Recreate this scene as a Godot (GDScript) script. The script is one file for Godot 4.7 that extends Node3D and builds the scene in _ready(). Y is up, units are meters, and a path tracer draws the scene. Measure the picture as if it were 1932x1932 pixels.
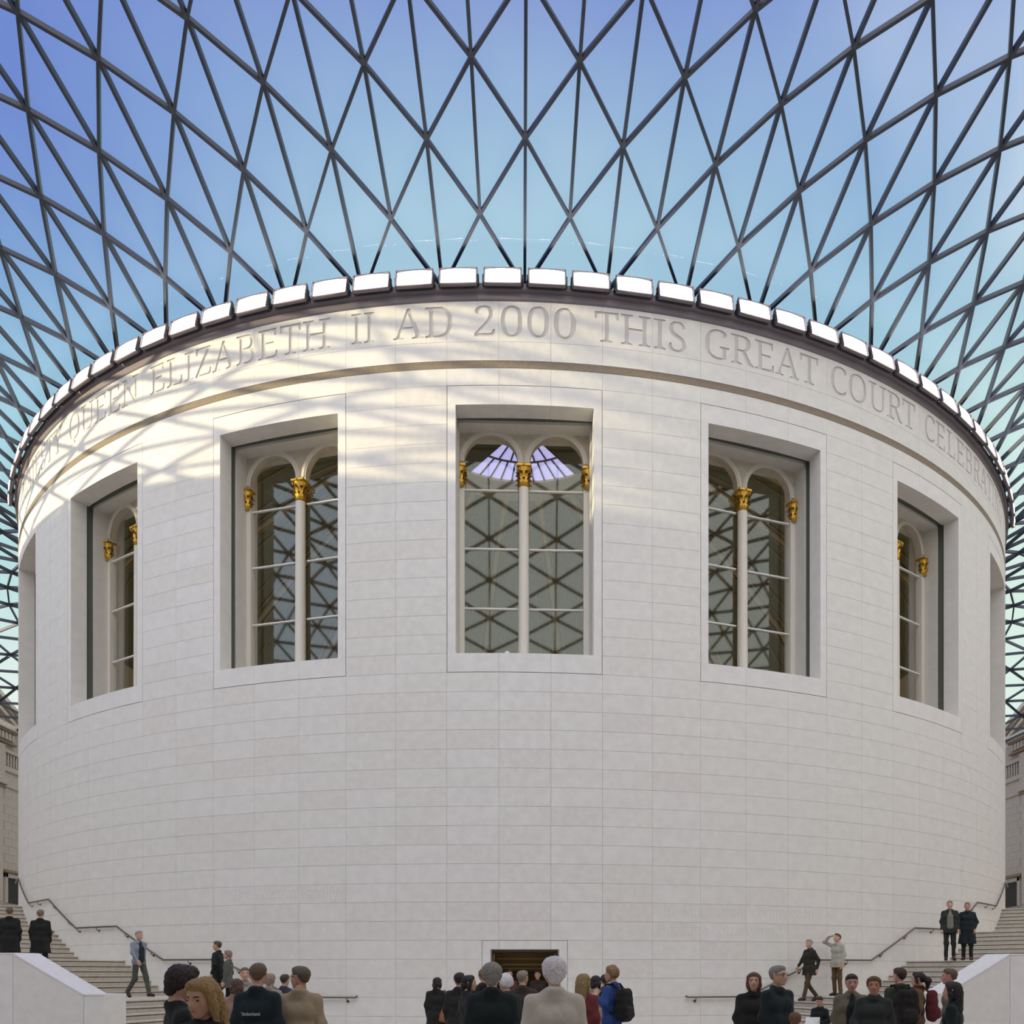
extends Node3D

const R := 22.0            # outer face of the stone drum
const T0 := 0.0025711      # bearing of the middle window
const FL := 0.04           # floor level
const BAY := PI / 10.0     # one window bay
const COL := PI / 50.0     # one column of stone panels
const ROW := 0.507         # one course
const Y0 := 0.048
const EYE := Vector3(0, 1.7, 45.97306)
const YAW := 0.0406437
const FPX := 1704.9753     # focal length for a picture 1932 across
const CX := 1055.605
const CY := 1836.657

var M := {}
var used := {}


# ---------------------------------------------------------------- mesh builder
class MB:
	var v := PackedVector3Array()
	var n := PackedVector3Array()
	var ix := PackedInt32Array()

	func tri(a: Vector3, b: Vector3, c: Vector3, na: Vector3, nb: Vector3, nc: Vector3) -> void:
		var i := v.size()
		v.append(a); v.append(b); v.append(c)
		n.append(na); n.append(nb); n.append(nc)
		if (b - a).cross(c - a).dot(na + nb + nc) > 0.0:
			ix.append(i); ix.append(i + 2); ix.append(i + 1)
		else:
			ix.append(i); ix.append(i + 1); ix.append(i + 2)

	func quad(a: Vector3, b: Vector3, c: Vector3, d: Vector3, na: Vector3, nb: Vector3, nc: Vector3, nd: Vector3) -> void:
		var i := v.size()
		v.append(a); v.append(b); v.append(c); v.append(d)
		n.append(na); n.append(nb); n.append(nc); n.append(nd)
		if (b - a).cross(d - a).dot(na + nb + nc + nd) + (b - c).cross(d - c).dot(-(na + nb + nc + nd)) > 0.0:
			ix.append_array(PackedInt32Array([i, i + 2, i + 1, i, i + 3, i + 2]))
		else:
			ix.append_array(PackedInt32Array([i, i + 1, i + 2, i, i + 2, i + 3]))

	func flat(a: Vector3, b: Vector3, c: Vector3, d: Vector3, out: Vector3) -> void:
		quad(a, b, c, d, out, out, out, out)

	func add(o: MB, t: Transform3D) -> void:
		var k := v.size()
		for p in o.v:
			v.append(t * p)
		for q in o.n:
			n.append((t.basis * q).normalized())
		var mir := t.basis.determinant() < 0.0
		for j in range(0, o.ix.size(), 3):
			ix.append(o.ix[j] + k)
			ix.append(o.ix[j + (2 if mir else 1)] + k)
			ix.append(o.ix[j + (1 if mir else 2)] + k)

	func mesh(off := Vector3.ZERO) -> ArrayMesh:
		var am := ArrayMesh.new()
		if ix.is_empty():
			return am
		var vv := v
		if off != Vector3.ZERO:
			vv = v.duplicate()
			for i in vv.size():
				vv[i] -= off
		var a := []
		a.resize(Mesh.ARRAY_MAX)
		a[Mesh.ARRAY_VERTEX] = vv
		a[Mesh.ARRAY_NORMAL] = n
		a[Mesh.ARRAY_INDEX] = ix
		am.add_surface_from_arrays(Mesh.PRIMITIVE_TRIANGLES, a)
		return am


# ---------------------------------------------------------------- smooth field, meshed as surface nets
class Field:
	var o: Vector3
	var c: float
	var k: float
	var nx: int
	var ny: int
	var nz: int
	var s := PackedFloat32Array()

	func _init(lo: Vector3, hi: Vector3, cell: float, kk: float) -> void:
		o = lo; c = cell; k = kk
		nx = int(ceil((hi.x - lo.x) / c)) + 1
		ny = int(ceil((hi.y - lo.y) / c)) + 1
		nz = int(ceil((hi.z - lo.z) / c)) + 1
		s.resize(nx * ny * nz)

	func cap(a: Vector3, b: Vector3, ra: float, rb: float) -> void:
		var m := maxf(ra, rb) + 3.2 / k
		var lo := (a.min(b) - Vector3.ONE * m - o) / c
		var hi := (a.max(b) + Vector3.ONE * m - o) / c
		var ba := b - a
		var l2 := maxf(ba.length_squared(), 1e-9)
		for z in range(maxi(0, int(lo.z)), mini(nz - 1, int(hi.z) + 1) + 1):
			for y in range(maxi(0, int(lo.y)), mini(ny - 1, int(hi.y) + 1) + 1):
				var row := (z * ny + y) * nx
				for x in range(maxi(0, int(lo.x)), mini(nx - 1, int(hi.x) + 1) + 1):
					var p := o + Vector3(x, y, z) * c - a
					var t := clampf(p.dot(ba) / l2, 0.0, 1.0)
					var d := (p - ba * t).length() - lerpf(ra, rb, t)
					s[row + x] += exp(-k * d)

	func sym(a: Vector3, b: Vector3, ra: float, rb: float) -> void:
		cap(a, b, ra, rb)
		cap(Vector3(-a.x, a.y, a.z), Vector3(-b.x, b.y, b.z), ra, rb)

	func into(mb: MB, ylo := -99.0, yhi := 99.0, amp := 0.0, freq := 9.0, noise: FastNoiseLite = null, bias := 0.0) -> void:
		var d := PackedFloat32Array()
		d.resize(s.size())
		for z in nz:
			for y in ny:
				var py := o.y + y * c
				var cut := maxf(ylo - py, py - yhi)
				var row := (z * ny + y) * nx
				for x in nx:
					var q := s[row + x]
					var e := 1.0
					if q > 1e-6:
						e = -log(q) / k + bias
						if amp > 0.0 and absf(e) < 0.05:
							e += amp * noise.get_noise_3d((o.x + x * c) * freq, py * freq * 0.6, (o.z + z * c) * freq)
					d[row + x] = maxf(e, cut)
		var id := PackedInt32Array()
		id.resize(s.size())
		id.fill(-1)
		var first := mb.v.size()
		var sx := 1
		var sy := nx
		var sz := nx * ny
		var off := PackedInt32Array([0, sx, sy, sx + sy, sz, sx + sz, sy + sz, sx + sy + sz])
		var ea := PackedInt32Array([0, 2, 4, 6, 0, 1, 4, 5, 0, 1, 2, 3])
		var eb := PackedInt32Array([1, 3, 5, 7, 2, 3, 6, 7, 4, 5, 6, 7])
		for z in nz - 1:
			for y in ny - 1:
				var i0 := (z * ny + y) * nx
				for x in nx - 1:
					var i := i0 + x
					var w := 0
					for j in 8:
						if d[i + off[j]] < 0.0:
							w += 1
					if w == 0 or w == 8:
						continue
					var p := Vector3.ZERO
					var cnt := 0.0
					for e in 12:
						var j := ea[e]
						var l := eb[e]
						var da := d[i + off[j]]
						var db := d[i + off[l]]
						if (da < 0.0) == (db < 0.0):
							continue
						var t := da / (da - db)
						p += Vector3(j & 1, (j >> 1) & 1, j >> 2).lerp(Vector3(l & 1, (l >> 1) & 1, l >> 2), t)
						cnt += 1.0
					id[i] = mb.v.size()
					mb.v.append(o + (Vector3(x, y, z) + p / cnt) * c)
					mb.n.append(Vector3.ZERO)
		for z in range(1, nz - 1):
			for y in range(1, ny - 1):
				var i0 := (z * ny + y) * nx
				for x in range(1, nx - 1):
					var i := i0 + x
					var here := d[i] < 0.0
					for ax in 3:
						var st := sx if ax == 0 else sy if ax == 1 else sz
						if (d[i + st] < 0.0) == here:
							continue
						var u := sy if ax == 0 else sz if ax == 1 else sx
						var w2 := sz if ax == 0 else sx if ax == 1 else sy
						var q := [id[i], id[i - u], id[i - u - w2], id[i - w2]]
						if q.min() < 0:
							continue
						if here:
							q.reverse()
						mb.ix.append_array(PackedInt32Array([q[0], q[1], q[2], q[0], q[2], q[3]]))
		for j in range(0, mb.ix.size(), 3):
			var a := mb.ix[j]
			if a < first:
				continue
			var b := mb.ix[j + 1]
			var g := mb.ix[j + 2]
			var nn := (mb.v[g] - mb.v[a]).cross(mb.v[b] - mb.v[a])
			mb.n[a] += nn; mb.n[b] += nn; mb.n[g] += nn
		for j in range(first, mb.n.size()):
			mb.n[j] = mb.n[j].normalized()


# ---------------------------------------------------------------- helpers
func P(r: float, a: float, y: float) -> Vector3:
	return Vector3(r * sin(a), y, r * cos(a))

func rad(a: float) -> Vector3:
	return Vector3(sin(a), 0, cos(a))

func tan_(a: float) -> Vector3:
	return Vector3(cos(a), 0, -sin(a))

func screen(p: Vector3) -> Vector3:
	var x := p.x - EYE.x
	var z := EYE.z - p.z
	var x2 := x * cos(YAW) - z * sin(YAW)
	var z2 := x * sin(YAW) + z * cos(YAW)
	return Vector3(CX + FPX * x2 / z2, CY - FPX * (p.y - EYE.y) / z2, z2)

func arc(mb: MB, r0: float, r1: float, a0: float, a1: float, y0: float, y1: float, seg := 3, inner := false) -> void:
	for i in seg:
		var a := lerpf(a0, a1, float(i) / seg)
		var b := lerpf(a0, a1, float(i + 1) / seg)
		mb.quad(P(r1, a, y0), P(r1, b, y0), P(r1, b, y1), P(r1, a, y1), rad(a), rad(b), rad(b), rad(a))
		mb.flat(P(r0, a, y1), P(r0, b, y1), P(r1, b, y1), P(r1, a, y1), Vector3.UP)
		mb.flat(P(r0, a, y0), P(r0, b, y0), P(r1, b, y0), P(r1, a, y0), Vector3.DOWN)
		if inner:
			mb.quad(P(r0, a, y0), P(r0, b, y0), P(r0, b, y1), P(r0, a, y1), -rad(a), -rad(b), -rad(b), -rad(a))
	mb.flat(P(r0, a0, y0), P(r1, a0, y0), P(r1, a0, y1), P(r0, a0, y1), -tan_(a0))
	mb.flat(P(r0, a1, y0), P(r1, a1, y0), P(r1, a1, y1), P(r0, a1, y1), tan_(a1))

func ring(mb: MB, prof: PackedVector2Array, a0: float, a1: float, seg: int) -> void:   # profile (r, y) swept round the drum's axis, outside on the left of its run
	for i in seg:
		var a := lerpf(a0, a1, float(i) / seg)
		var b := lerpf(a0, a1, float(i + 1) / seg)
		for j in prof.size() - 1:
			var p := prof[j]
			var q := prof[j + 1]
			var e := (q - p).normalized()
			var na := rad(a) * e.y + Vector3.UP * -e.x
			var nb := rad(b) * e.y + Vector3.UP * -e.x
			mb.quad(P(p.x, a, p.y), P(p.x, b, p.y), P(q.x, b, q.y), P(q.x, a, q.y), na, nb, nb, na)

func box(mb: MB, t: Transform3D, sz: Vector3, ch := 0.0) -> void:   # box centred on t, edges chamfered by ch
	var h := sz * 0.5
	var ax := [Vector3.RIGHT, Vector3.UP, Vector3.BACK]
	for i in 3:
		var u: Vector3 = ax[(i + 1) % 3]
		var w: Vector3 = ax[(i + 2) % 3]
		var hu := h.dot(u) - ch
		var hw := h.dot(w) - ch
		for s in [-1.0, 1.0]:
			var nn: Vector3 = ax[i] * s
			var cc := nn * h.dot(ax[i])
			mb.flat(t * (cc - u * hu - w * hw), t * (cc + u * hu - w * hw), t * (cc + u * hu + w * hw), t * (cc - u * hu + w * hw), (t.basis * nn).normalized())
			if ch > 0.0:
				for s2 in [-1.0, 1.0]:
					var n2: Vector3 = u * s2
					var e1 := cc + n2 * hu
					var e2 := nn * (h.dot(ax[i]) - ch) + n2 * h.dot(u)
					mb.flat(t * (e1 - w * hw), t * (e1 + w * hw), t * (e2 + w * hw), t * (e2 - w * hw), (t.basis * (nn + n2)).normalized())

func wbox(mb: MB, th: float, u0: float, u1: float, y0: float, y1: float, v0: float, v1: float, ch := 0.0) -> void:   # box in a window's own axes
	var t := Transform3D(Basis(tan_(th), Vector3.UP, rad(th)), tan_(th) * (u0 + u1) * 0.5 + rad(th) * (v0 + v1) * 0.5 + Vector3.UP * (y0 + y1) * 0.5)
	box(mb, t, Vector3(u1 - u0, y1 - y0, v1 - v0), ch)

func wp(th: float, u: float, y: float, v: float) -> Vector3:
	return tan_(th) * u + rad(th) * v + Vector3.UP * y

func beam(mb: MB, a: Vector3, b: Vector3, w: float, h: float, up: Vector3) -> void:
	var d := (b - a).normalized()
	var x := d.cross(up).normalized()
	var y := x.cross(d)
	box(mb, Transform3D(Basis(x, y, -d), (a + b) * 0.5), Vector3(w, h, a.distance_to(b)))

func tube(mb: MB, pts: PackedVector3Array, r: float, sides := 8, r2 := -1.0) -> void:
	var last := pts.size() - 1
	var ref := Vector3.UP
	for i in last:
		var d := (pts[i + 1] - pts[i]).normalized()
		var d0 := d if i == 0 else (pts[i + 1] - pts[i - 1]).normalized()
		var d1 := d if i == last - 1 else (pts[i + 2] - pts[i]).normalized()
		ref = Vector3.UP if absf(d0.y) < 0.9 else Vector3(0.6, 0, 0.8)
		var x0 := d0.cross(ref).normalized()
		var y0 := x0.cross(d0)
		ref = Vector3.UP if absf(d1.y) < 0.9 else Vector3(0.6, 0, 0.8)
		var x1 := d1.cross(ref).normalized()
		var y1 := x1.cross(d1)
		var ra := r if r2 < 0.0 else lerpf(r, r2, float(i) / last)
		var rb := r if r2 < 0.0 else lerpf(r, r2, float(i + 1) / last)
		for j in sides:
			var f := TAU * j / sides
			var g := TAU * (j + 1) / sides
			var a := x0 * cos(f) + y0 * sin(f)
			var b := x0 * cos(g) + y0 * sin(g)
			var cc := x1 * cos(g) + y1 * sin(g)
			var e := x1 * cos(f) + y1 * sin(f)
			mb.quad(pts[i] + a * ra, pts[i] + b * ra, pts[i + 1] + cc * rb, pts[i + 1] + e * rb, a, b, cc, e)
			if i == 0:
				mb.tri(pts[0], pts[0] + a * ra, pts[0] + b * ra, -d0, -d0, -d0)
			if i == last - 1:
				mb.tri(pts[last], pts[last] + e * rb, pts[last] + cc * rb, d1, d1, d1)

func lathe(mb: MB, prof: PackedVector2Array, at: Vector3, sides := 20, half := 0) -> void:   # profile (r, y) upwards
	for j in prof.size() - 1:
		var p := prof[j]
		var q := prof[j + 1]
		var e := (q - p).normalized()
		for i in sides:
			var a := TAU * i / sides
			var b := TAU * (i + 1) / sides
			var na := rad(a) * e.y - Vector3.UP * e.x
			var nb := rad(b) * e.y - Vector3.UP * e.x
			mb.quad(at + P(p.x, a, p.y), at + P(p.x, b, p.y), at + P(q.x, b, q.y), at + P(q.x, a, q.y), na, nb, nb, na)

func ball(mb: MB, at: Vector3, r: float, sc := Vector3.ONE) -> void:
	for i in 10:
		for j in 6:
			var q := []
			for e in [[i, j], [i + 1, j], [i + 1, j + 1], [i, j + 1]]:
				var a: float = TAU * e[0] / 10.0
				var b: float = PI * e[1] / 6.0 - PI / 2
				q.append(Vector3(cos(b) * sin(a), sin(b), cos(b) * cos(a)))
			mb.quad(at + q[0] * r * sc, at + q[1] * r * sc, at + q[2] * r * sc, at + q[3] * r * sc, q[0], q[1], q[2], q[3])

func numbered(called: String) -> String:
	used[called] = used.get(called, 0) + 1
	return called if used[called] == 1 else "%s_%03d" % [called, used[called] - 1]

func part(called: String, mb: MB, m: Material, parent: Node3D, off := Vector3.INF) -> MeshInstance3D:
	var o := MeshInstance3D.new()
	o.name = called
	o.mesh = mb.mesh(parent.position if off == Vector3.INF else off)
	o.material_override = m
	parent.add_child(o, true)
	return o

func thing(called: String, label: String, category: String, at := Vector3.ZERO, group := "") -> Node3D:
	var o := Node3D.new()
	o.name = numbered(called)
	add_child(o)
	o.position = at
	o.set_meta("label", label)
	o.set_meta("category", category)
	if group:
		o.set_meta("group", group)
	return o

func struct(called: String, label: String, category: String) -> Node3D:
	var o := Node3D.new()
	o.name = called
	add_child(o)
	o.set_meta("kind", "structure")
	o.set_meta("label", label)
	o.set_meta("category", category)
	return o

func only(called: String, label: String, category: String, mb: MB, m: Material, at := Vector3.ZERO, kind := "", group := "") -> MeshInstance3D:
	var o := MeshInstance3D.new()
	o.name = called if kind else numbered(called)
	o.mesh = mb.mesh(at)
	o.material_override = m
	o.position = at
	add_child(o)
	o.set_meta("label", label)
	o.set_meta("category", category)
	if kind:
		o.set_meta("kind", kind)
	if group:
		o.set_meta("group", group)
	return o

func srgb(r: int, g: int, b: int) -> Color:
	return Color(r / 255.0, g / 255.0, b / 255.0)

func mat(c: Color, rough := 0.8, metal := 0.0) -> StandardMaterial3D:
	var m := StandardMaterial3D.new()
	m.albedo_color = c
	m.roughness = rough
	m.metallic = metal
	return m

func noise_tex(freq: float, lo: float, hi: float, seed_: int, oct := 4, size := 512) -> NoiseTexture2D:
	var f := FastNoiseLite.new()
	f.noise_type = FastNoiseLite.TYPE_SIMPLEX_SMOOTH
	f.frequency = freq
	f.fractal_octaves = oct
	f.seed = seed_
	var t := NoiseTexture2D.new()
	t.width = size; t.height = size
	t.seamless = true
	t.noise = f
	var g := Gradient.new()
	g.set_color(0, Color(lo, lo, lo))
	g.set_color(1, Color(hi, hi, hi))
	t.color_ramp = g
	return t

func stone(c: Color, t: Texture2D, sc := 0.22, rough := 0.75) -> StandardMaterial3D:
	var m := mat(c, rough)
	m.albedo_texture = t
	m.uv1_triplanar = true
	m.uv1_world_triplanar = true
	m.uv1_scale = Vector3.ONE * sc
	return m

func cloth(c: Color) -> StandardMaterial3D:
	var key := "cloth" + c.to_html()
	if not M.has(key):
		var m := mat(c, 0.9)
		m.albedo_texture = M.weave
		m.uv1_triplanar = true
		m.uv1_scale = Vector3.ONE * 3.0
		m.rim_enabled = true
		m.rim = 0.25
		M[key] = m
	return M[key]


# ---------------------------------------------------------------- camera, sky, sun, exposure
func light_and_camera() -> void:
	var cam := Camera3D.new()
	cam.name = "camera"
	cam.projection = Camera3D.PROJECTION_FRUSTUM
	cam.keep_aspect = Camera3D.KEEP_HEIGHT
	cam.near = 0.1
	cam.far = 400.0
	cam.size = 1932.0 / FPX * cam.near
	cam.frustum_offset = Vector2((966.0 - CX) / FPX, (CY - 966.0) / FPX) * cam.near
	cam.position = EYE
	cam.rotation.y = -YAW
	add_child(cam)
	cam.make_current()
	var sun := DirectionalLight3D.new()
	sun.name = "sun"
	var to := sun_dir()
	sun.look_at_from_position(to * 100.0, Vector3.ZERO, Vector3.UP)
	sun.light_color = Color(1.0, 0.93, 0.74)
	sun.light_energy = 0.95
	sun.light_angular_distance = 0.53
	sun.shadow_enabled = true
	add_child(sun)
	var e := Environment.new()
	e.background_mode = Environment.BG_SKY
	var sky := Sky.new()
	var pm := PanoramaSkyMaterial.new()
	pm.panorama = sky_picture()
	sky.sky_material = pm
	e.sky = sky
	e.tonemap_mode = Environment.TONE_MAPPER_LINEAR
	e.tonemap_exposure = 1.56
	e.sdfgi_enabled = true
	e.ssao_enabled = true
	e.ssil_enabled = true
	var w := WorldEnvironment.new()
	w.name = "environment"
	w.environment = e
	add_child(w)

func sun_dir() -> Vector3:
	var az := deg_to_rad(-75.0)
	var el := deg_to_rad(8.2)
	return Vector3(sin(az) * cos(el), sin(el), cos(az) * cos(el))

func sky_picture() -> ImageTexture:
	var W := 1024
	var H := 512
	var im := Image.create(W, H, false, Image.FORMAT_RGBAF)
	var el := [-90.0, -2.0, 0.0, 8.0, 15.0, 20.0, 26.0, 33.0, 40.0, 47.0, 65.0, 90.0]
	var co := [Vector3(.30, .28, .26), Vector3(.5, .48, .45), Vector3(.95, .92, .86), Vector3(1.05, 1.03, .95), Vector3(.90, .97, .88), Vector3(.55, .80, .77), Vector3(.31, .60, .70), Vector3(.18, .42, .67), Vector3(.15, .29, .66), Vector3(.16, .23, .63), Vector3(.13, .19, .62), Vector3(.12, .17, .58)]
	var f := FastNoiseLite.new()
	f.noise_type = FastNoiseLite.TYPE_SIMPLEX_SMOOTH
	f.frequency = 0.75
	f.fractal_octaves = 5
	f.seed = 11
	var sd := sun_dir()
	for y in H:
		var up := PI / 2 - (y + 0.5) / H * PI
		var deg := rad_to_deg(up)
		var j := 0
		while j < el.size() - 2 and deg > el[j + 1]:
			j += 1
		var base: Vector3 = co[j].lerp(co[j + 1], clampf((deg - el[j]) / (el[j + 1] - el[j]), 0, 1))
		for x in W:
			var a := (x + 0.5) / W * TAU      # the picture's left edge looks along -z
			var d := Vector3(sin(a) * cos(up), sin(up), -cos(a) * cos(up))
			var c := base
			if deg > 0.0:
				var ang := rad_to_deg(acos(clampf(d.dot(sd), -1, 1)))
				var q := d / (d.y + 0.25)
				var north := exp(-pow(wrapf(a, -PI, PI) / 0.5, 2.0)) * smoothstep(52.0, 38.0, deg)
				c = c.lerp(Vector3(.42, .65, .72), north * 0.75)
				var n := f.get_noise_3d(q.x * 1.6 + q.z * 0.4, q.z * 0.9, 3.0) * 0.5 + 0.5
				var cl := smoothstep(0.47, 0.80, n) * smoothstep(-0.85, 0.1, d.x + d.z * 0.6) * 0.7
				c = c.lerp(Vector3(.80, .90, .95), clampf(cl, 0, 1))
				# sky behind the view and overhead, brightened as haze to light drum and copings
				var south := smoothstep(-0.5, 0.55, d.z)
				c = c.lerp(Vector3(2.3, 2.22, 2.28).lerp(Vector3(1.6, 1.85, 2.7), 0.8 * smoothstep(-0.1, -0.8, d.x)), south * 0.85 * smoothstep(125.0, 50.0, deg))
				c = c.lerp(Vector3(.085, .15, .58), 0.85 * smoothstep(-0.1, -0.5, d.x) * smoothstep(-0.2, 0.1, -d.z) * smoothstep(27.0, 41.0, deg))
				c = c.lerp(Vector3(.74, .91, .80), 0.85 * smoothstep(0.12, 0.5, d.x) * smoothstep(42.0, 22.0, deg) * smoothstep(-0.3, 0.2, -d.z))
				c += Vector3(1.0, .92, .75) * (1.6 * exp(-pow(ang / 14.0, 2.0)) + 0.45 * exp(-ang / 26.0))
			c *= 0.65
			im.set_pixel(x, y, Color(c.x, c.y, c.z))
	return ImageTexture.create_from_image(im)


# ---------------------------------------------------------------- materials
func materials() -> void:
	var cloud := noise_tex(0.012, 0.945, 1.0, 3, 5, 1024)
	var grain := noise_tex(0.03, 0.86, 1.0, 5, 5)
	M.weave = noise_tex(0.05, 0.78, 1.0, 9, 4)
	M.panel = [stone(srgb(239, 237, 228), cloud), stone(srgb(238, 235, 226), cloud, 0.27), stone(srgb(241, 238, 231), cloud, 0.19), stone(srgb(237, 233, 224), cloud, 0.3)]
	M.joint = stone(srgb(216, 212, 205), cloud)
	M.inner = stone(srgb(226, 222, 212), cloud)
	M.stucco = stone(srgb(222, 212, 190), grain)
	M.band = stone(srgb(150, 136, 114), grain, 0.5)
	M.step = stone(srgb(214, 206, 190), grain, 0.4)
	M.riser = stone(srgb(208, 200, 184), grain, 0.4)
	M.nosing_shadow = mat(srgb(40, 38, 32), 0.9)  # near-black that paints the shadow line under each nosing
	M.coping = stone(srgb(250, 249, 246), cloud, 0.5, 0.3)
	M.coping.metallic_specular = 0.8
	M.old = stone(srgb(222, 210, 190), grain, 0.35)
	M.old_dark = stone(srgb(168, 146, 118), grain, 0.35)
	M.floor = stone(srgb(214, 208, 198), grain, 0.3, 0.5)
	M.cavity = mat(srgb(92, 96, 84), 0.8)  # tone of the shaded cavity put into the colour
	M.dark = mat(srgb(46, 48, 44), 0.6)
	M.ledge = mat(srgb(128, 120, 124), 0.5, 0.3)
	M.steel = mat(srgb(42, 50, 62), 0.42, 0.1)
	M.rail = mat(srgb(120, 112, 100), 0.35, 0.8)
	M.gold = mat(srgb(214, 170, 72), 0.36, 0.9)
	M.bar = mat(srgb(235, 235, 228), 0.5)
	M.white = mat(srgb(228, 222, 208), 0.55)
	M.dome = stone(srgb(136, 138, 118), grain)
	M.dome_dark = mat(srgb(92, 86, 66), 0.8)
	M.cream = mat(srgb(196, 188, 158), 0.7)
	M.rib_gold = mat(srgb(190, 156, 84), 0.5, 0.5)
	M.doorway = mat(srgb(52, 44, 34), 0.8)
	var g := StandardMaterial3D.new()
	g.albedo_color = Color(0.9, 0.96, 0.97, 0.03)
	g.transparency = BaseMaterial3D.TRANSPARENCY_ALPHA
	g.roughness = 0.02
	g.metallic_specular = 0.16
	M.roof_glass = g
	var im := Image.create(4, 4, false, Image.FORMAT_RGBA8)
	im.fill(Color.WHITE)
	var wg := StandardMaterial3D.new()
	wg.albedo_texture = ImageTexture.create_from_image(im)
	wg.albedo_color = Color(0.80, 0.84, 0.80, 0.12)
	wg.transparency = BaseMaterial3D.TRANSPARENCY_ALPHA
	wg.metallic = 1.0
	wg.roughness = 0.03
	M.window_glass = wg
	var lav := mat(Color(0.66, 0.56, 0.90, 0.6), 0.2)
	lav.transparency = BaseMaterial3D.TRANSPARENCY_ALPHA
	lav.backlight_enabled = true
	lav.backlight = Color(0.85, 0.78, 1.0)
	M.lavender = lav
	var l := mat(Color(1, 0.97, 0.92), 0.4)
	l.emission_enabled = true
	l.emission = Color(1.0, 0.95, 0.92)
	l.emission_energy_multiplier = 4.0
	M.lamp = l
	var l2 := mat(Color(1, 0.9, 0.7), 0.4)
	l2.emission_enabled = true
	l2.emission = Color(1.0, 0.88, 0.66)
	l2.emission_energy_multiplier = 5.0
	M.globe = l2  # glow of the two added interior lights


# ---------------------------------------------------------------- the stone drum
func bent(am: ArrayMesh, th: float) -> MB:   # wraps a flat panel (x along the arc, z outwards from the face) round the drum
	var mb := MB.new()
	for s in am.get_surface_count():
		var a := am.surface_get_arrays(s)
		var vv: PackedVector3Array = a[Mesh.ARRAY_VERTEX]
		var idx: PackedInt32Array = a[Mesh.ARRAY_INDEX] if a[Mesh.ARRAY_INDEX] != null else PackedInt32Array(range(vv.size()))
		for i in range(0, idx.size(), 3):
			var p := [vv[idx[i]], vv[idx[i + 1]], vv[idx[i + 2]]]
			var fn: Vector3 = -((p[1] - p[0]).cross(p[2] - p[0])).normalized()
			bend_tri(mb, p[0], p[1], p[2], fn, th)
	return mb

func bend_tri(mb: MB, a: Vector3, b: Vector3, c: Vector3, fn: Vector3, th: float) -> void:   # long triangles are split so that they follow the curve
	var p := [a, b, c]
	var far := 0
	var best := 0.0
	for k in 3:
		var w := absf(p[k].x - p[(k + 1) % 3].x)
		if w > best:
			best = w
			far = k
	if best > 0.16:
		var i: Vector3 = p[far]
		var j: Vector3 = p[(far + 1) % 3]
		var o: Vector3 = p[(far + 2) % 3]
		bend_tri(mb, i, (i + j) * 0.5, o, fn, th)
		bend_tri(mb, (i + j) * 0.5, j, o, fn, th)
		return
	var q := []
	var nn := []
	for k in 3:
		var t: float = th + p[k].x / R
		q.append(P(R + p[k].z, t, p[k].y))
		nn.append(tan_(t) * fn.x + Vector3.UP * fn.y + rad(t) * fn.z)
	mb.tri(q[0], q[1], q[2], nn[0], nn[1], nn[2])

func word_mesh(txt: String, fnt: String, depth: float) -> TextMesh:
	var f := SystemFont.new()
	f.font_names = PackedStringArray([fnt])
	var tm := TextMesh.new()
	tm.text = txt
	tm.font = f
	tm.font_size = 100
	tm.pixel_size = 0.01
	tm.depth = depth
	tm.curve_step = 2.5
	return tm

var carving := []      # [combiner, bearing, parent, material]

func carved_panel(th: float, half: float, y0: float, y1: float, words: Array, parent: Node3D, m: Material) -> bool:
	# words: [TextMesh, bearing of its middle, width in metres, baseline, cap scale]
	var c: CSGCombiner3D = null
	for w in words:
		var x: float = (w[1] - th) * R
		if absf(x) > w[2] * 0.5 + half + 0.05:
			continue
		if c == null:
			c = CSGCombiner3D.new()
			c.name = "carving"
			add_child(c, true)
			var b := CSGBox3D.new()
			b.name = "slab"
			b.size = Vector3(half * 2, y1 - y0, 0.06)
			b.position = Vector3(0, (y0 + y1) * 0.5, -0.03)
			c.add_child(b)
		var t := CSGMesh3D.new()
		t.name = "word"
		t.mesh = w[0]
		t.operation = CSGShape3D.OPERATION_SUBTRACTION
		var bb: AABB = w[0].get_aabb()
		var sx: float = w[2] / bb.size.x
		t.scale = Vector3(sx, w[4], 1)
		t.position = Vector3(x - (bb.position.x + bb.size.x * 0.5) * sx, w[3] + 0.345 * w[4], 0)
		c.add_child(t, true)
	if c == null:
		return false
	carving.append([c, th, parent, m])
	return true

func plain_panel(th: float, half: float, y0: float, y1: float, mb: MB) -> void:
	var a := half / R
	for i in 3:
		var p := lerpf(th - a, th + a, i / 3.0)
		var q := lerpf(th - a, th + a, (i + 1) / 3.0)
		mb.quad(P(R, p, y0), P(R, q, y0), P(R, q, y1), P(R, p, y1), rad(p), rad(q), rad(q), rad(p))
	mb.flat(P(R, th - a, y0), P(R, th + a, y0), P(R - .03, th + a, y0), P(R - .03, th - a, y0), Vector3.DOWN)
	mb.flat(P(R, th - a, y1), P(R, th + a, y1), P(R - .03, th + a, y1), P(R - .03, th - a, y1), Vector3.UP)
	mb.flat(P(R, th - a, y0), P(R - .03, th - a, y0), P(R - .03, th - a, y1), P(R, th - a, y1), -tan_(th))
	mb.flat(P(R, th + a, y0), P(R - .03, th + a, y0), P(R - .03, th + a, y1), P(R, th + a, y1), tan_(th))

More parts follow.
